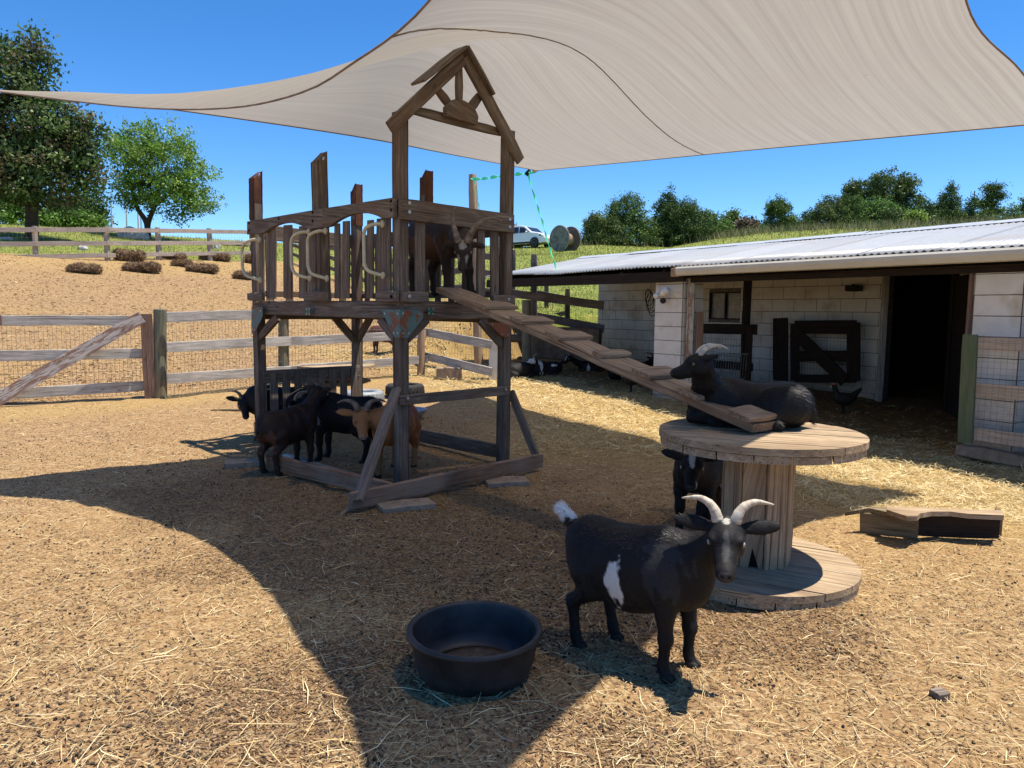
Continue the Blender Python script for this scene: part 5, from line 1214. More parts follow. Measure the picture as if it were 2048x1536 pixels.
_a, _b = gz(1400, 150, zt1), gz(1878, 168, zt1); _o = Vector((0, .02, -.105)); MB().beam(_a+_o, _b+_o, .03, .15).build('side_or_shade_plank', 'barn_dark_wood', bn); plank(1866, 240, zb+.08, 1850, 205, zb+.08, .15, 'end_plank')  # near-black back plank stands in for shade under the top board
# ------------------------------------------------------------------ odds and ends in the yard
def tyre(px, py, R, w, mat, name, label, tilt=0.0):
    p = G(px, py); p.z = zf(p.x, p.y); t_ = thing(name, p, label, 'tyre' if 'tyre' in name else 'bowl')
    prof = [(R*.62, .0), (R*.9, -.0), (R*1.0, w*.2), (R*1.0, w*.8), (R*.9, w), (R*.62, w), (R*.58, w*.9), (R*.6, w*.5), (R*.58, w*.1)]
    MB().lathe(p+Vector((0, 0, .01)), prof, 36, (tilt, 0, 1), closed=True).build('carcass', mat, t_, smooth=True)
    for i in range(28):
        a = i*2*math.pi/28; c = p+Vector((math.cos(a)*R, math.sin(a)*R, .01)); MB().beam(c+Vector((0, 0, w*.2)), c+Vector((math.cos(a)*-.01, math.sin(a)*-.01, w*.85)), .035, .02, up=(math.cos(a), math.sin(a), 0)).build('tread_block', mat, t_)
    return t_
tyre(810, 793, .27, .17, 'tyre_rubber', 'old_tyre', 'old black tyre lying flat behind the front tower post'); tyre(728, 812, .26, .18, 'grey_plastic', 'painted_tyre', 'pale grey painted tyre lying flat behind the orange goat')
p = G(818, 838); t_ = thing('feed_bowl', (p.x, p.y, zf(p.x, p.y)), 'wide shallow grey metal feed bowl behind the tower post', 'bowl'); MB().lathe((p.x, p.y, zf(p.x, p.y)), [(.0001, .02), (.12, .02), (.2, .11), (.22, .115), (.22, .105), (.13, .0), (.0001, 0)], 36).build('bowl_shell', 'steel_rail', t_, smooth=True)
cb = slab('concrete_block', 898, 757, .42, .2, .21, .1, 'brown concrete block on the dirt beside the return fence', 'block', 'concrete')
slab('stick', 456, 822, .42, .035, .04, .05, 'short dark board lying on the dirt left of the tower', 'board', 'bench_wood')
slab('brick', 829, 918, .12, .06, .04, .3, 'small red brick piece on the ground behind the orange goat', 'brick', 'brick_red')
slab('wood_block', 1879, 1398, .05, .05, .05, .3, 'small square brown wood block on the straw in the right foreground', 'wood block', 'dark_wood')
for (x, y, l, rz, lb) in ((1560, 1236, .26, -.25, 'long reddish bark strip lying just in front of the reel base'), (222, 1462, .09, .7, 'pale bark chip on the dirt in the lower left'), (1168, 858, .07, .1, 'small brown wood chunk on the hay beyond the tower')):
    slab('bark_piece', x, y, l, .028, .014, rz, lb, 'bark', 'base_wood')
# flat round board table behind the tower
p = G(672, 762); t_ = thing('low_reel_table', (p.x, p.y, zf(p.x, p.y)), 'low pale round board resting on a wooden crate behind the tower', 'table'); z0 = zf(p.x, p.y)
RCs = RC.copy(); RC = Vector((p.x, p.y, 0)); reel_disc(.62, z0+.24, .035, .9, 'reel_wood', 'round_board', t_); RC = RCs
MB().beam((p.x-.22, p.y, z0+.12), (p.x+.22, p.y, z0+.12), .4, .23).build('crate', 'base_wood', t_)
# ------------------------------------------------------------------ hay bales on the slope
bales = [(169, 545, 58, 22, 'ragged hay bale furthest left on the dirt slope'), (259, 523, 56, 28, 'upright square hay bale against the pasture fence'), (283, 543, 70, 24, 'long broken hay bale in front of the upright square bale'),
         (345, 519, 50, 15, 'flat hay bale beside the third pasture fence post'), (364, 533, 34, 15, 'loose clump of hay between the flat bale and the fence'), (405, 544, 58, 19, 'ragged hay bale in front of the row near the fence'),
         (430, 521, 54, 18, 'rounded dark hay bale by the pasture fence post'), (488, 557, 36, 17, 'small hay bale beside the left corner post of the tower'), (503, 525, 20, 22, 'hay bale partly hidden behind the tower corner post')]
for i, (px, py, w, hh, lb) in enumerate(bales):
    w *= .9; hh *= .88
    p = G(px, py); p.z = zf(p.x, p.y); sc_ = p.y/F_PX; W_, H_ = w*sc_, hh*sc_*.84; sq = i == 1
    B = Body(); rz = random.uniform(-.25, .25); ca, sa = math.cos(rz), math.sin(rz); Rm = np.array([[ca, -sa, 0], [sa, ca, 0], [0, 0, 1]])
    nk = 5 if not sq else 4
    for k in range(nk):
        f = (k+.5)/nk-.5; c = (f*W_*ca, f*W_*sa, H_*.5*random.uniform(.85, 1.1)); B.ell(c, (W_/nk*(.95 if not sq else .8), .24, H_*.52*random.uniform(.85, 1.1)), Rm, k=.04)
    P, Q = B.mesh(.035); N = normals(P, Q); P += N*(.05*n3(P, 7, i+3))[:, None]+N*(.03*n3(P, 22, i))[:, None]; P[:, 2] = np.maximum(P[:, 2], -.05)
    C = np.array([.13, .08, .042])*(1+1.3*n3(P*np.array([1, 1, 2.5]), 14, i))[:, None].clip(.3, 2)
    t_ = thing('hay_bale', p, lb, 'hay bale', 'old hay bales along the top of the dirt slope'); fastmesh('bale_body', P+np.array(p), Q, 'straw', C, t_, smooth=False)
    r = np.random.default_rng(i); n = 2600; qi = r.integers(0, len(P), n); d = N[qi]*.5+r.normal(0, .6, (n, 3)); d /= np.linalg.norm(d, axis=1)[:, None]; L_ = r.uniform(.04, .13, (n, 1)); s_ = np.cross(d, r.normal(0, 1, (n, 3))); s_ /= np.linalg.norm(s_, axis=1)[:, None]
    A_ = P[qi]+np.array(p); V = np.stack([A_-s_*.008, A_+s_*.008, A_+d*L_], 1); Cs = np.repeat(np.array([.22, .14, .075])*r.uniform(.2, 2.0, (n, 1)), 3, axis=0)
    fastmesh('loose_hay', V.reshape(-1, 3), np.arange(3*n).reshape(-1, 3), 'straw', Cs, t_, n=3)
# ------------------------------------------------------------------ rocks
rocks = [(262, 475, 62, 22, 'large grey rock outcrop beside the green tree trunk'), (166, 500, 24, 12, 'pointed pale rock in the grass behind the fence'), (432, 496, 14, 14, 'small pointed rock in the grass near the tower'), (472, 490, 44, 8, 'long flat rock in the grass near the tower'), (10, 480, 24, 10, 'dark rock in the grass at the far left'), (1085, 541, 30, 9, 'pale rock on the bank behind the barn roof')]
for i, (px, py, w, hh, lb) in enumerate(rocks):
    p = G(px, py); k = p.y/F_PX; B = Body(); r = random.Random(i)
    for j in range(4): B.ell((r.uniform(-.3, .3)*w*k, r.uniform(-.2, .2)*w*k, r.uniform(.0, .3)*hh*k), (w*k*r.uniform(.2, .36), w*k*.3, hh*k*r.uniform(.5, .8)), k=.05)
    P, Q = B.mesh(max(.02, w*k/60)); N = normals(P, Q); P += N*(.10*hh*k*n3(P/(w*k), 6, i))[:, None]; t_ = fastmesh('rock', P+np.array(p)-np.array([0, 0, .03]), Q, 'rock', smooth=False); tag(t_, lb, 'rock')
# ------------------------------------------------------------------ trees
def leafquads(Cn, size, r, colr, updir=.35, aspect=.55):
    n = len(Cn); d = r.normal(0, 1, (n, 3)); d /= np.linalg.norm(d, axis=1)[:, None]; nn = r.normal(0, 1, (n, 3))+np.array([0, 0, updir*2]); s_ = np.cross(d, nn); s_ /= np.maximum(np.linalg.norm(s_, axis=1), 1e-6)[:, None]
    L_ = (size*r.uniform(.6, 1.3, (n, 1))); V = np.stack([Cn-d*L_*.5, Cn-s_*L_*aspect*.5, Cn+d*L_*.5, Cn+s_*L_*aspect*.5], 1); return V.reshape(-1, 3), np.arange(4*n).reshape(-1, 4), np.repeat(colr, 4, axis=0)
def in_crown(lobes, n, r, shell=.55):
    vol = np.array([np.prod(l[1]) for l in lobes]); k = r.choice(len(lobes), n, p=vol**.75/(vol**.75).sum()); d = r.normal(0, 1, (n, 3)); d /= np.linalg.norm(d, axis=1)[:, None]; rr = r.uniform(shell**3, 1, (n, 1))**(1/3)
    rr *= 1+.16*r.normal(0, 1, (n, 1)).clip(-1.5, 1.5); return np.array([lobes[i][0] for i in k])+d*rr*np.array([lobes[i][1] for i in k])
def tree(label, group, base, lobes, ncl, nleaf, size, cols, trunk=None, clr=.22, shell=.45, mat='leaf', name='tree', seed=0, limbs=8, cl_sq=.7):
    """lobes: (centre, radii) in world metres; clusters of leaves through their volume, limbs reaching into them"""
    r = np.random.default_rng(seed+11); base = Vector(base); t_ = thing(name, base, label, 'tree' if 'bush' not in name else 'bush', group)
    lobes = [(np.array(c, float), np.array(q, float)) for c, q in lobes]; cc = in_crown(lobes, ncl, r, shell)
    if trunk:
        mb = MB()
        for path, r0, r1 in trunk:
            P_ = crom([tuple(p) for p in path], 14); mb.tube(P_, [r0+(r1-r0)*i/13 for i in range(14)], 10)
        tops = [Vector(path[-1]) for path, _, _ in trunk]
        for i in range(limbs):
            c = Vector(cc[r.integers(0, ncl)]); path, r0, r1 = trunk[i % len(trunk)]; q = r.uniform(.55, 1.0); P_ = crom([tuple(p) for p in path], 14); st_ = Vector(P_[int(q*13)]); e = st_.lerp(c, .85); mdl = st_.lerp(e, .5)+Vector((0, 0, .12*(e-st_).length)); mdl += Vector(r.normal(0, .05, 3))*(e-st_).length
            L2 = crom([tuple(st_), tuple(mdl), tuple(e)], 8); ri = (r0+(r1-r0)*q)*.55; mb.tube(L2, [ri*(1-.8*j/7) for j in range(8)], 6)
        mb.build('trunk', 'bark', t_, smooth=True)
    cb_ = np.array([cols[i] for i in r.integers(0, len(cols), ncl)])*r.uniform(.75, 1.3, (ncl, 1)); k = r.integers(0, ncl, nleaf)
    sp = r.normal(0, 1, (nleaf, 3))*np.array([clr, clr, clr*cl_sq]); Cn = cc[k]+sp; colr = cb_[k]*r.uniform(.7, 1.35, (nleaf, 1))
    V, Q, C = leafquads(Cn, size, r, colr); fastmesh('crown', V, Q, mat, C, t_); return t_
def W(px, py, Y): return tuple(D(px, py, Y))
def lobe(px, py, rx, ry, Y, ky=1.0, dY=0):
    k = Y/F_PX; return (W(px, py, Y+dY), (rx*k, rx*k*ky, ry*k))
TL = 'trees beyond the pasture fence'
Yb = 37; b0 = G(62, 480); tb0 = lambda px, py: W(px, py, b0.y)
tree('tall dark green tree with a double trunk at the far left beyond the fence', TL, b0,
     [lobe(62, 150, 42, 80, b0.y), lobe(10, 140, 36, 68, b0.y), lobe(50, 250, 92, 90, b0.y), lobe(120, 280, 70, 70, b0.y), lobe(-20, 300, 80, 100, b0.y), lobe(60, 350, 118, 62, b0.y), lobe(150, 340, 52, 55, b0.y), lobe(165, 280, 30, 36, b0.y), lobe(70, 95, 18, 30, b0.y)],
     700, 34000, .19, [(.06, .11, .03), (.09, .15, .042), (.045, .085, .028), (.12, .16, .05), (.12, .10, .05)], trunk=[([tb0(58, 485), tb0(58, 400), tb0(50, 260), tb0(40, 150)], .17, .03), ([tb0(68, 485), tb0(69, 400), tb0(85, 270), tb0(68, 110)], .19, .03)], clr=.26, seed=1, limbs=16)
b1 = G(294, 476); tb1 = lambda px, py: W(px, py, b1.y)
tree('round bright green tree with a forked trunk beside the rock outcrop', TL, b1,
     [lobe(282, 285, 52, 42, b1.y), lobe(318, 330, 92, 80, b1.y), lobe(255, 320, 48, 60, b1.y), lobe(340, 380, 80, 45, b1.y), lobe(265, 390, 45, 32, b1.y), lobe(400, 405, 36, 22, b1.y), lobe(345, 300, 50, 42, b1.y), lobe(365, 430, 28, 16, b1.y), lobe(380, 360, 42, 45, b1.y)],
     420, 22000, .15, [(.12, .22, .03), (.16, .28, .04), (.09, .17, .028), (.20, .30, .06)], trunk=[([tb1(296, 480), tb1(293, 445), tb1(272, 410), tb1(255, 340)], .17, .04), ([tb1(294, 480), tb1(296, 447), tb1(308, 415), tb1(335, 330)], .16, .04), ([tb1(308, 415), tb1(345, 385), tb1(385, 370)], .08, .02)], clr=.20, seed=2, limbs=14)
b2 = Vector(W(170, 458, 52)); tree('broad dark cedar standing between the two large trees', TL, b2, [lobe(165, 425, 42, 36, 52), lobe(135, 430, 40, 26, 52), lobe(190, 425, 18, 30, 52)], 170, 8000, .22, [(.05, .085, .024), (.07, .11, .03)], clr=.3, seed=3, mat='cedar_leaf', name='cedar_tree')
for i, (px, py, rx, ry, lb) in enumerate([(25, 425, 48, 40, 'bright green bush at the far left behind the tall tree trunk'), (100, 440, 36, 18, 'bright green bush right of the tall tree trunk'), (140, 442, 34, 16, 'low bright green bush under the dark cedar'), (178, 448, 26, 12, 'small green bush at the foot of the cedar')]):
    q = Vector(W(px, py+ry, 46)); tree(lb, 'bright bushes along the crest', q, [lobe(px, py, rx, ry, 46), lobe(px-rx*.4, py+4, rx*.5, ry*.8, 45.5), lobe(px+rx*.5, py+3, rx*.5, ry*.8, 46)], 90, 4200, .2, [(.10, .19, .025), (.14, .25, .035), (.07, .13, .02)], clr=.25, seed=20+i, name='bush')
for i, (px, yt) in enumerate([(222, 385), (252, 398), (275, 400), (281, 420)]):
    a, b = D(px+2, 462, 48+i), D(px, yt, 48+i); tag(MB().tube([a, b], [.05, .035], 8).build('flag_pole', 'pole_grey'), ['tall thin pole left of the green tree', 'thin reddish pole under the green tree crown', 'thin grey pole beside the forked trunk', 'thinnest short pole beside the forked trunk'][i], 'pole', 'poles behind the green tree')
# tree line on the right
TR_ = 'trees along the grassy crest'
DK = [(.040, .070, .020), (.055, .09, .026), (.075, .11, .032)]; MD = [(.065, .11, .028), (.095, .145, .038), (.05, .085, .022)]; LT = [(.08, .15, .03), (.10, .18, .035), (.06, .11, .02)]; OL = [(.075, .10, .03), (.10, .13, .04), (.055, .08, .024)]; BR = [(.09, .12, .025), (.15, .23, .04)]; RD = [(.07, .05, .035), (.10, .08, .05)]
tl = [(1190, 447, 20, 22, 56, 'c', OL, 'small grey green cedar next to the cable drum'), (1222, 452, 18, 18, 56, 'c', OL, 'low cedar shrub left of the round cedar'), (1250, 428, 48, 46, 58, 'c', MD, 'broad cedar at the left end of the tree line'), (1335, 425, 40, 62, 60, 'p', DK, 'tall dark pointed cedar in the left clump'),
      (1372, 435, 40, 42, 59, 'c', DK, 'dark rounded cedar right of the tall pointed one'), (1410, 445, 28, 28, 60, 'c', MD, 'small sloping cedar ending the left clump'), (1440, 458, 18, 16, 62, 'l', LT, 'low light green tree in the dip of the tree line'), (1463, 445, 20, 26, 66, 'd', MD, 'thin airy tree in the dip of the tree line'), (1490, 452, 20, 20, 64, 'd', RD, 'bare reddish brown shrub tree in the dip'),
      (1560, 432, 44, 46, 60, 'p', MD, 'isolated wide cedar with pointed top'), (1612, 450, 24, 24, 60, 'c', DK, 'low dark cedar between two wider ones'), (1660, 430, 40, 44, 60, 'c', OL, 'olive cedar below the dark round tree'), (1700, 425, 40, 42, 60, 'c', MD, 'light flecked cedar beside the olive one'), (1714, 388, 26, 34, 74, 'd', DK, 'dark round tree top rising behind the cedars'), (1785, 385, 50, 50, 74, 'd', DK, 'largest dark round broadleaf tree on the crest'),
      (1745, 430, 38, 36, 61, 'l', LT, 'light green tree in front of the dark broadleaf'), (1790, 440, 34, 28, 59, 'c', DK, 'dark low cedar in front of the broadleaf tree'), (1832, 442, 16, 22, 57, 'l', BR, 'bright yellow green sapling before the dark cedars'), (1855, 430, 34, 36, 60, 'c', DK, 'dark cedar left of the tall spire cedar'), (1900, 412, 36, 68, 60, 'p', DK, 'tallest spire shaped cedar on the crest'),
      (1945, 410, 22, 54, 62, 'p', DK, 'narrow cedar right of the tall spire'), (1982, 408, 27, 30, 64, 'o', DK, 'open layered pine with bare lower trunk'), (1970, 440, 40, 24, 60, 'c', MD, 'wide low cedar beneath the open pine'), (2020, 432, 34, 32, 60, 'c', MD, 'cedar near the right edge of the tree line'), (2050, 425, 24, 38, 62, 'c', DK, 'last cedar cut by the right edge'), (1031, 452, 9, 14, 90, 'c', DK, 'far cedar top behind the white car')]
for i, (px, py, rx, ry, Y, kd, cols, lb) in enumerate(tl):
    k = Y/F_PX; c = Vector(W(px, py, Y)); gz_ = zt(c.x, c.y); q = Vector((c.x, c.y, gz_)); low = c.z-ry*k
    tr_ = [([tuple(q-Vector((0, 0, .2))), (c.x, c.y, (q.z+c.z)/2), (c.x+.1, c.y, c.z+ry*k*.5)], .14, .04)]
    r_ = random.Random(i)
    Ht = (c.z+ry*k-gz_)*(.86 if kd in 'pc' else 1); rx *= 1.3 if kd == 'c' else 1.2 if kd == 'p' else 1.08
    if kd in 'pc':
        pw = .8 if kd == 'p' else .42; nl = 9
        lobes = [((c.x+r_.uniform(-.08, .08)*rx*k, c.y, gz_+.2+Ht*(j+.4)/nl), (rx*k*max(1-(j+.3)/nl, .04)**pw*r_.uniform(.85, 1.12), rx*k*max(1-(j+.3)/nl, .04)**pw*.9, Ht/nl*.8)) for j in range(nl)]
        for _ in range(5):
            a_ = r_.uniform(0, 6.28); hh_ = r_.uniform(.15, .8); q_ = rx*k*(1-hh_)**pw*.8; lobes.append(((c.x+q_*math.cos(a_), c.y+q_*math.sin(a_), gz_+Ht*hh_+.3), (rx*k*.24, rx*k*.24, Ht*.13)))
    elif kd == 'o': lobes = [((c.x+r_.uniform(-.5, .5)*rx*k, c.y, c.z+(j/4-.5)*2*ry*k), (rx*k*(.45+.25*r_.random()), rx*k*.5, ry*k*.16)) for j in range(5)]
    else: lobes = [(tuple(c), (rx*k*.8, rx*k*.7, ry*k*.78))]+[((c.x+r_.uniform(-.8, .8)*rx*k, c.y+r_.uniform(-.4, .4)*rx*k, c.z+r_.uniform(-.9, .38)*ry*k), (rx*k*.45, rx*k*.45, ry*k*.45)) for _ in range(5)]+[((c.x, c.y, (gz_+.6+c.z)/2), (rx*k*.85, rx*k*.6, max((c.z-gz_)/2, .4)))]
    cols = [tuple(min(.5, v*1.3) for v in q_) for q_ in cols]; n = int(5600+rx*ry*5.5); sz = .145 if kd in 'pco' else .22
    tree(lb, TR_, q, lobes, int(150+rx*ry*.11), n, sz, cols, trunk=tr_, clr=.15 if kd in 'pc' else .24, cl_sq=1.0 if kd in 'pc' else .7, seed=40+i, mat='cedar_leaf' if kd in 'pco' else 'leaf', name={'p': 'cedar_tree', 'c': 'cedar_tree', 'o': 'pine_tree'}.get(kd, 'broadleaf_tree'), limbs=5, shell=.55)
# ------------------------------------------------------------------ white car on the hill
cp = D(1052, 497, 55); cp.z = zf(cp.x, cp.y)-.10
car = thing('parked_car', cp, 'white sport utility car parked on the hill crest behind the barn', 'car')
chd = math.radians(-38); cz = max(cp.z, D(1052, 499, 55).z)
def cw(x, y, z): return Vector((cp.x+x*math.cos(chd)-y*math.sin(chd), cp.y+x*math.sin(chd)+y*math.cos(chd), cz+z))
def carbody(prof, wfun, name, mat, inset=0, par=None):
    V = []; n = len(prof); ys = [-1, -.93, 0, .93, 1]
    for sy in ys:
        for x, z in prof:
            w = wfun(z); sh = .035 if abs(sy) == 1 else 0; cx, cz2 = 0, .85
            V.append(cw(x+(cx-x)*sh, sy*w, z+(cz2-z)*sh))
    F_ = [(i*n+j, i*n+(j+1) % n, (i+1)*n+(j+1) % n, (i+1)*n+j) for i in range(4) for j in range(n)]+[tuple(range(n-1, -1, -1)), tuple(4*n+j for j in range(n))]
    return MB().add(V, F_).build(name, mat, par or car, smooth=False)
wf_ = lambda z: .90 if z < .95 else .90-(z-.95)*.28
prof = [(2.28, .35), (2.33, .62), (2.25, .82), (1.75, 1.0), (1.15, 1.08), (.45, 1.56), (.1, 1.64), (-1.3, 1.66), (-1.9, 1.55), (-2.2, 1.12), (-2.28, .8), (-2.27, .38), (-1.85, .27), (1.8, .27)]
cb_ = carbody(prof, wf_, 'body', 'car_paint')
for sy in (1, -1):
    Y_ = lambda z: sy*(wf_(z)+.004)
    for pts in ([(-1.95, 1.10), (-1.75, 1.45), (-1.0, 1.52), (-.95, 1.08)], [(-.88, 1.08), (-.92, 1.52), (-.1, 1.52), (-.05, 1.08)], [(.02, 1.08), (-.02, 1.52), (.35, 1.48), (.95, 1.10)]):
        MB().prism([cw(x, Y_(z), z) for x, z in pts], cw(0, sy, 0)-cw(0, 0, 0), .006).build('side_window', 'car_glass', cb_)
    for xw in (1.42, -1.38):
        c = cw(xw, sy*.90, .34); ax = (cw(0, sy, 0)-cw(0, 0, 0)); wh = MB().lathe(c-ax*.16, [(.20, .0), (.33, .0), (.35, .03), (.35, .18), (.33, .20), (.22, .205)], 28, ax).build('wheel', 'tyre_rubber', car, smooth=True)
        MB().lathe(c-ax*.02, [(.0001, .07), (.06, .06), (.20, .055), (.225, .07), (.23, .0)], 20, ax).build('rim', 'wheel_metal', wh)
        MB().lathe(c-ax*.10, [(.37, .0), (.395, .0), (.395, .115), (.37, .115)], 24, ax, closed=True).build('wheel_arch', 'black_trim', car)
    MB().blob(cw(.75, sy*.98, 1.12), (.09, .12, .08), 10, 6).build('mirror', 'car_paint', car, smooth=True)
    MB().prism([cw(2.2, sy*.84, .70), cw(2.2, sy*.84, .82), cw(1.85, sy*.91, .90), cw(1.85, sy*.91, .80)], cw(0, sy, 0)-cw(0, 0, 0), .012).build('headlight', 'car_glass', car)
    MB().beam(cw(-2.2, sy*.82, .95), cw(-2.02, sy*.88, 1.0), .04, .18).build('tail_light', 'red_lamp', car)
    MB().beam(cw(-1.6, sy*.905, .36), cw(1.6, sy*.905, .36), .03, .12).build('sill', 'black_trim', car)
MB().prism([cw(1.10, .72, 1.10), cw(.50, .64, 1.53), cw(.50, -.64, 1.53), cw(1.10, -.72, 1.10)], cw(.5, 0, .6)-cw(0, 0, 0), .01).build('windshield', 'car_glass', cb_)
# ------------------------------------------------------------------ big cable drum on the hill
a = D(1119, 470, 47.5); b = D(1141, 468, 48.6); cd_ = thing('cable_drum', D(1128, 495, 48), 'big upright wooden cable drum beside the white car on the hill', 'cable drum')
ax = (b-a).normalized(); ax = Vector((.72, .69, 0)).normalized(); R0 = 26*47.5/F_PX; a.z = min(zf(a.x, a.y), zf(b.x, b.y))+R0-.02
for c_ in (a, a+ax*1.05):
    MB().lathe(c_-ax*.05, [(.0001, 0), (R0*.97, 0), (R0, .02), (R0, .10), (R0*.97, .12), (.0001, .12)], 40, ax).build('flange', 'drum_paint' if c_ is a else 'brown_fence_wood', cd_)
MB().lathe(a, [(R0*.45, .0), (R0*.45, 1.05)], 28, ax).build('barrel', 'reel_wood', cd_)
# ------------------------------------------------------------------ ground litter
def litter(name, n, rmin, rmax, L0, L1, wd, cols, label, dens=None, lift=.008, seed=0, spread=.66, pw=1.0, curl=.25, upz=.12, bright=(.6, 1.25)):
    r = np.random.default_rng(100+seed); m = int(n*(3 if dens is not None else 1)); u = r.random(m); rad_ = rmin*(rmax/rmin)**(u**pw) ; an = r.uniform(-spread, spread, m); X, Y = rad_*np.sin(an), rad_*np.cos(an)
    if dens is not None: k = r.random(m) < dens(X, Y); X, Y = X[k][:n], Y[k][:n]
    n = len(X); Z = zfull(X, Y)+r.uniform(.001, lift, n); th = r.uniform(0, 2*math.pi, n); L_ = r.uniform(L0, L1, n)*(.5+r.random(n)**2); e = r.normal(0, upz, n)
    d = np.stack([np.cos(th), np.sin(th), e], 1); s_ = np.stack([-np.sin(th), np.cos(th), r.normal(0, .3, n)], 1); w = (wd*r.uniform(.5, 1.4, n)*np.maximum(1, np.hypot(X, Y)/5))[:, None]; C0 = np.stack([X, Y, Z], 1); bend = s_*(curl*L_*r.normal(0, 1, n))[:, None]
    A_, Bm, E_ = C0-d*L_[:, None]*.5, C0+bend*.5, C0+d*L_[:, None]*.5+np.array([0, 0, 1])*0; 
    gzA = zfull(A_[:, 0], A_[:, 1]); A_[:, 2] = np.maximum(A_[:, 2], gzA+.001); gzE = zfull(E_[:, 0], E_[:, 1]); E_[:, 2] = np.maximum(E_[:, 2], gzE+.001)
    V = np.stack([A_-s_*w*.6, A_+s_*w*.6, Bm+s_*w, Bm-s_*w, E_+s_*w*.5, E_-s_*w*.5], 1); b = np.arange(n)[:, None]*6; Q = np.concatenate([b+np.array([[0, 1, 2, 3]]), b+np.array([[3, 2, 4, 5]])])
    C = np.array(cols)[r.integers(0, len(cols), n)]*r.uniform(bright[0], bright[1], (n, 1)); o = fastmesh(name, V.reshape(-1, 3), Q, 'straw', np.repeat(C, 6, axis=0)); return tag(o, label, 'straw' if 'straw' in name else 'hay' if 'hay' in name else 'litter', kind='stuff')
SC = [(.60, .44, .20), (.68, .53, .27), (.46, .31, .13), (.36, .22, .09), (.72, .60, .36)]
DC = [(.15, .085, .042), (.22, .13, .066), (.30, .19, .10), (.10, .06, .034), (.38, .27, .15)]
far_ok = lambda X, Y: (np.maximum((X-P1[0])*NX+(Y-P1[1])*NY-2.5, (Y-15)) < 0)
litter('straw_litter', 60000, 1.7, 13, .02, .055, .0010, SC, 'short straw and chopped hay strewn over the dirt yard', lambda X, Y: (1-.8*shademask(X, Y))*(.22+.78*haymask(X, Y))*far_ok(X, Y)*(1-.55*shade_mulch(X, Y))*(.45+.9*sstep(-.25, .25, fbm(X, Y, 2.2, 3, 31))).clip(0, 1), seed=1, lift=.010)
litter('straw_stalks', 5200, 1.7, 10, .07, .18, .0013, SC[:2]+SC[4:], 'long pale straw stalks scattered on the yard', lambda X, Y: (.25+.75*haymask(X, Y))*far_ok(X, Y)*(1-.5*shade_mulch(X, Y)), seed=2, lift=.02, curl=.12, upz=.06)
litter('bark_litter', 80000, 1.7, 13, .006, .028, .0030, DC, 'brown bark crumbs and dirt clods over the yard', lambda X, Y: (1.05-.75*haymask(X, Y))*far_ok(X, Y)*np.maximum(1.3*shade_mulch(X, Y), .10+.34*sstep(-.2, .25, fbm(X, Y, .8, 3, 51))), seed=3, lift=.006, curl=.1, bright=(.5, 1.3))
hd = lambda X, Y: (1-.88*shademask(X, Y))*sstep(.55, .9, haymask(X, Y))*far_ok(X, Y)*sstep(4, 5.5, Y+X*.0)
litter('loose_hay', 60000, 4.2, 14.5, .04, .13, .0013, [(.70, .57, .31), (.62, .48, .23), (.78, .68, .42), (.48, .36, .16)], 'thick loose yellow hay in front of the barn', hd, seed=4, lift=.045, curl=.3, upz=.25)
litter('slope_litter', 22000, 11, 36, .025, .07, .0032, [(.20, .12, .06), (.26, .16, .08), (.34, .22, .12), (.52, .38, .21), (.48, .34, .18)], 'dark clods and bark pieces over the dirt slope behind the fence', lambda X, Y: (grassmask(X, Y) < .3)*((X+4.99)*(-.62)+(Y-10.2)*.78 > .2), seed=7, lift=.02, curl=.1)
# droppings: small dark pellets
r = np.random.default_rng(5); n = 5200; u = r.random(n); rad_ = 1.8*(9/1.8)**u; an = r.uniform(-.66, .66, n); X, Y = rad_*np.sin(an), rad_*np.cos(an); k = r.random(n) < (.12+.9*sstep(.02, .32, fbm(X, Y, .9, 3, 41)))*np.where(X < .6, 1, .35); X, Y = X[k], Y[k]
cl = r.integers(0, len(X), 1200); X = np.concatenate([X, X[cl]+r.normal(0, .05, 1200)]); Y = np.concatenate([Y, Y[cl]+r.normal(0, .05, 1200)]); n = len(X); Z = zfull(X, Y)+.003
oct_ = np.array([(1, 0, 0), (.5, .87, 0), (-.5, .87, 0), (-1, 0, 0), (-.5, -.87, 0), (.5, -.87, 0)]); V1 = np.concatenate([oct_*.72+np.array([0, 0, -.5]), oct_, oct_*.72+np.array([0, 0, .55]), oct_*.15+np.array([0, 0, .85])]); sz = (.0052*r.uniform(.7, 1.3, n))[:, None, None]
th = r.uniform(0, 6.28, n); el = r.uniform(1, 1.5, n); Vr = V1[None]*np.stack([el, np.ones(n), np.ones(n)], 1)[:, None]; c_, s_ = np.cos(th)[:, None], np.sin(th)[:, None]; Vx = Vr[..., 0]*c_-Vr[..., 1]*s_; Vy = Vr[..., 0]*s_+Vr[..., 1]*c_; VV = np.stack([Vx, Vy, Vr[..., 2]], -1)*sz+np.stack([X, Y, Z], 1)[:, None]
q = np.array([(i*6+j, i*6+(j+1) % 6, (i+1)*6+(j+1) % 6, (i+1)*6+j) for i in range(3) for j in range(6)]); Q = (np.arange(n)[:, None, None]*24+q[None]).reshape(-1, 4)
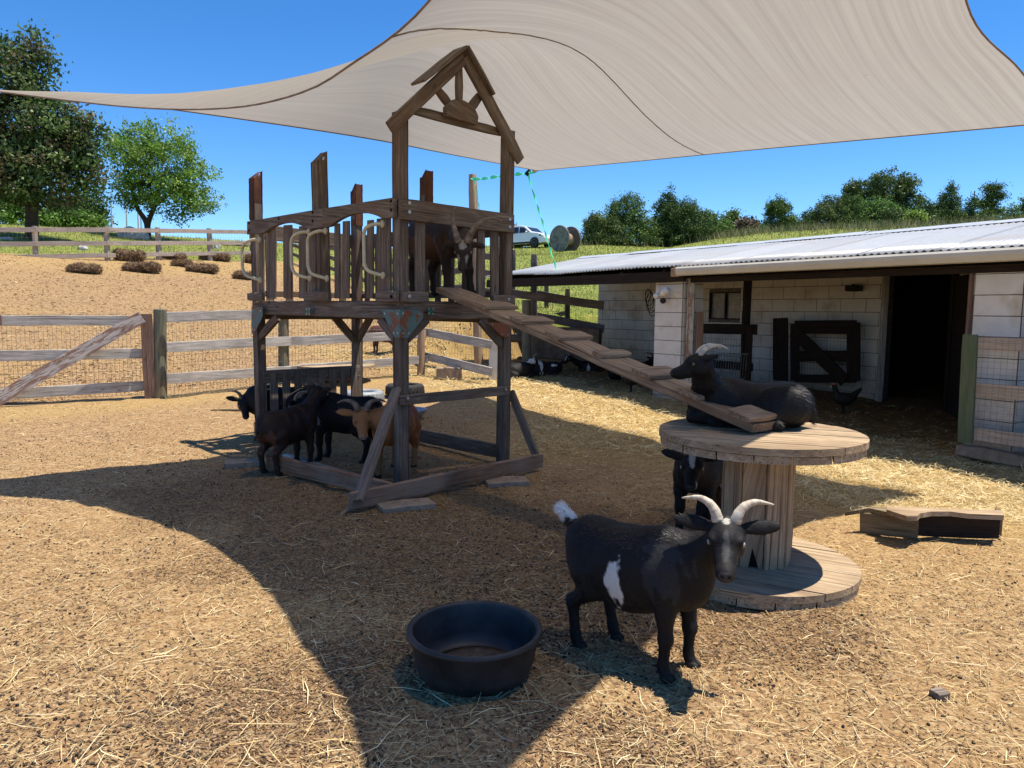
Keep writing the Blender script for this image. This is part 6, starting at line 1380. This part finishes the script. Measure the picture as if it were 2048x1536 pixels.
C = np.repeat(np.array([.035, .026, .020])*r.uniform(.4, 1.8, (n, 1)), 24, axis=0); tag(fastmesh('dropping_litter', VV.reshape(-1, 3), Q, 'straw', C, smooth=True), 'small dark goat droppings sprinkled over the dirt', 'droppings', kind='stuff')
# grass blades on the banks
def blades(name, n, Y0, Y1, an0, an1, h0, h1, w, cols, label, dens=None, seed=0):
    r = np.random.default_rng(300+seed); Yq = Y0*(Y1/Y0)**r.random(n); an = r.uniform(an0, an1, n); X = Yq*np.tan(an); k = grassmask(X, Yq) > .6
    if dens is not None: k &= r.random(n) < dens(X, Yq)
    X, Yq = X[k], Yq[k]; n = len(X); Z = zfull(X, Yq); hh = r.uniform(h0, h1, n)*(Yq/25)**.3; th = r.uniform(0, 6.28, n); s_ = np.stack([np.cos(th), np.sin(th), 0*th], 1)*(w*Yq/20*r.uniform(.6, 1.4, n))[:, None]; P_ = np.stack([X, Yq, Z-.01], 1); tip = P_+np.stack([r.normal(0, .35, n)*hh, r.normal(0, .35, n)*hh, hh], 1)
    V = np.stack([P_-s_, P_+s_, tip], 1); C = np.array(cols)[r.integers(0, len(cols), n)]*r.uniform(.6, 1.4, (n, 1)); return tag(fastmesh(name, V.reshape(-1, 3), np.arange(3*n).reshape(-1, 3), 'grassblade', np.repeat(C, 3, axis=0), n=3), label, 'grass', kind='stuff')
GC = [(.14, .20, .035), (.20, .26, .05), (.32, .33, .09), (.42, .36, .14)]
blades('bank_grass', 90000, 14.5, 60, -.62, .62, .04, .13, .010, GC, 'short sunlit grass covering the banks and the hill', seed=1)
def crestd(X, Y):
    n_ = (X-P1[0])*NX+(Y-P1[1])*NY; u_ = (X-P1[0])*UX+(Y-P1[1])*UY; g = np.maximum(n_-5.3, u_-5.0); return np.exp(-((g-35)/3.5)**2)*(.3+.7*sstep(-.1, .2, fbm(X, Y, .4, 2, 8)))*(X > 2)
blades('tall_grass', 60000, 35, 64, .05, .62, .3, .65, .008, [(.12, .14, .05), (.2, .2, .09), (.30, .27, .14)], 'tall seeding grass along the crest before the tree line', crestd, seed=2)
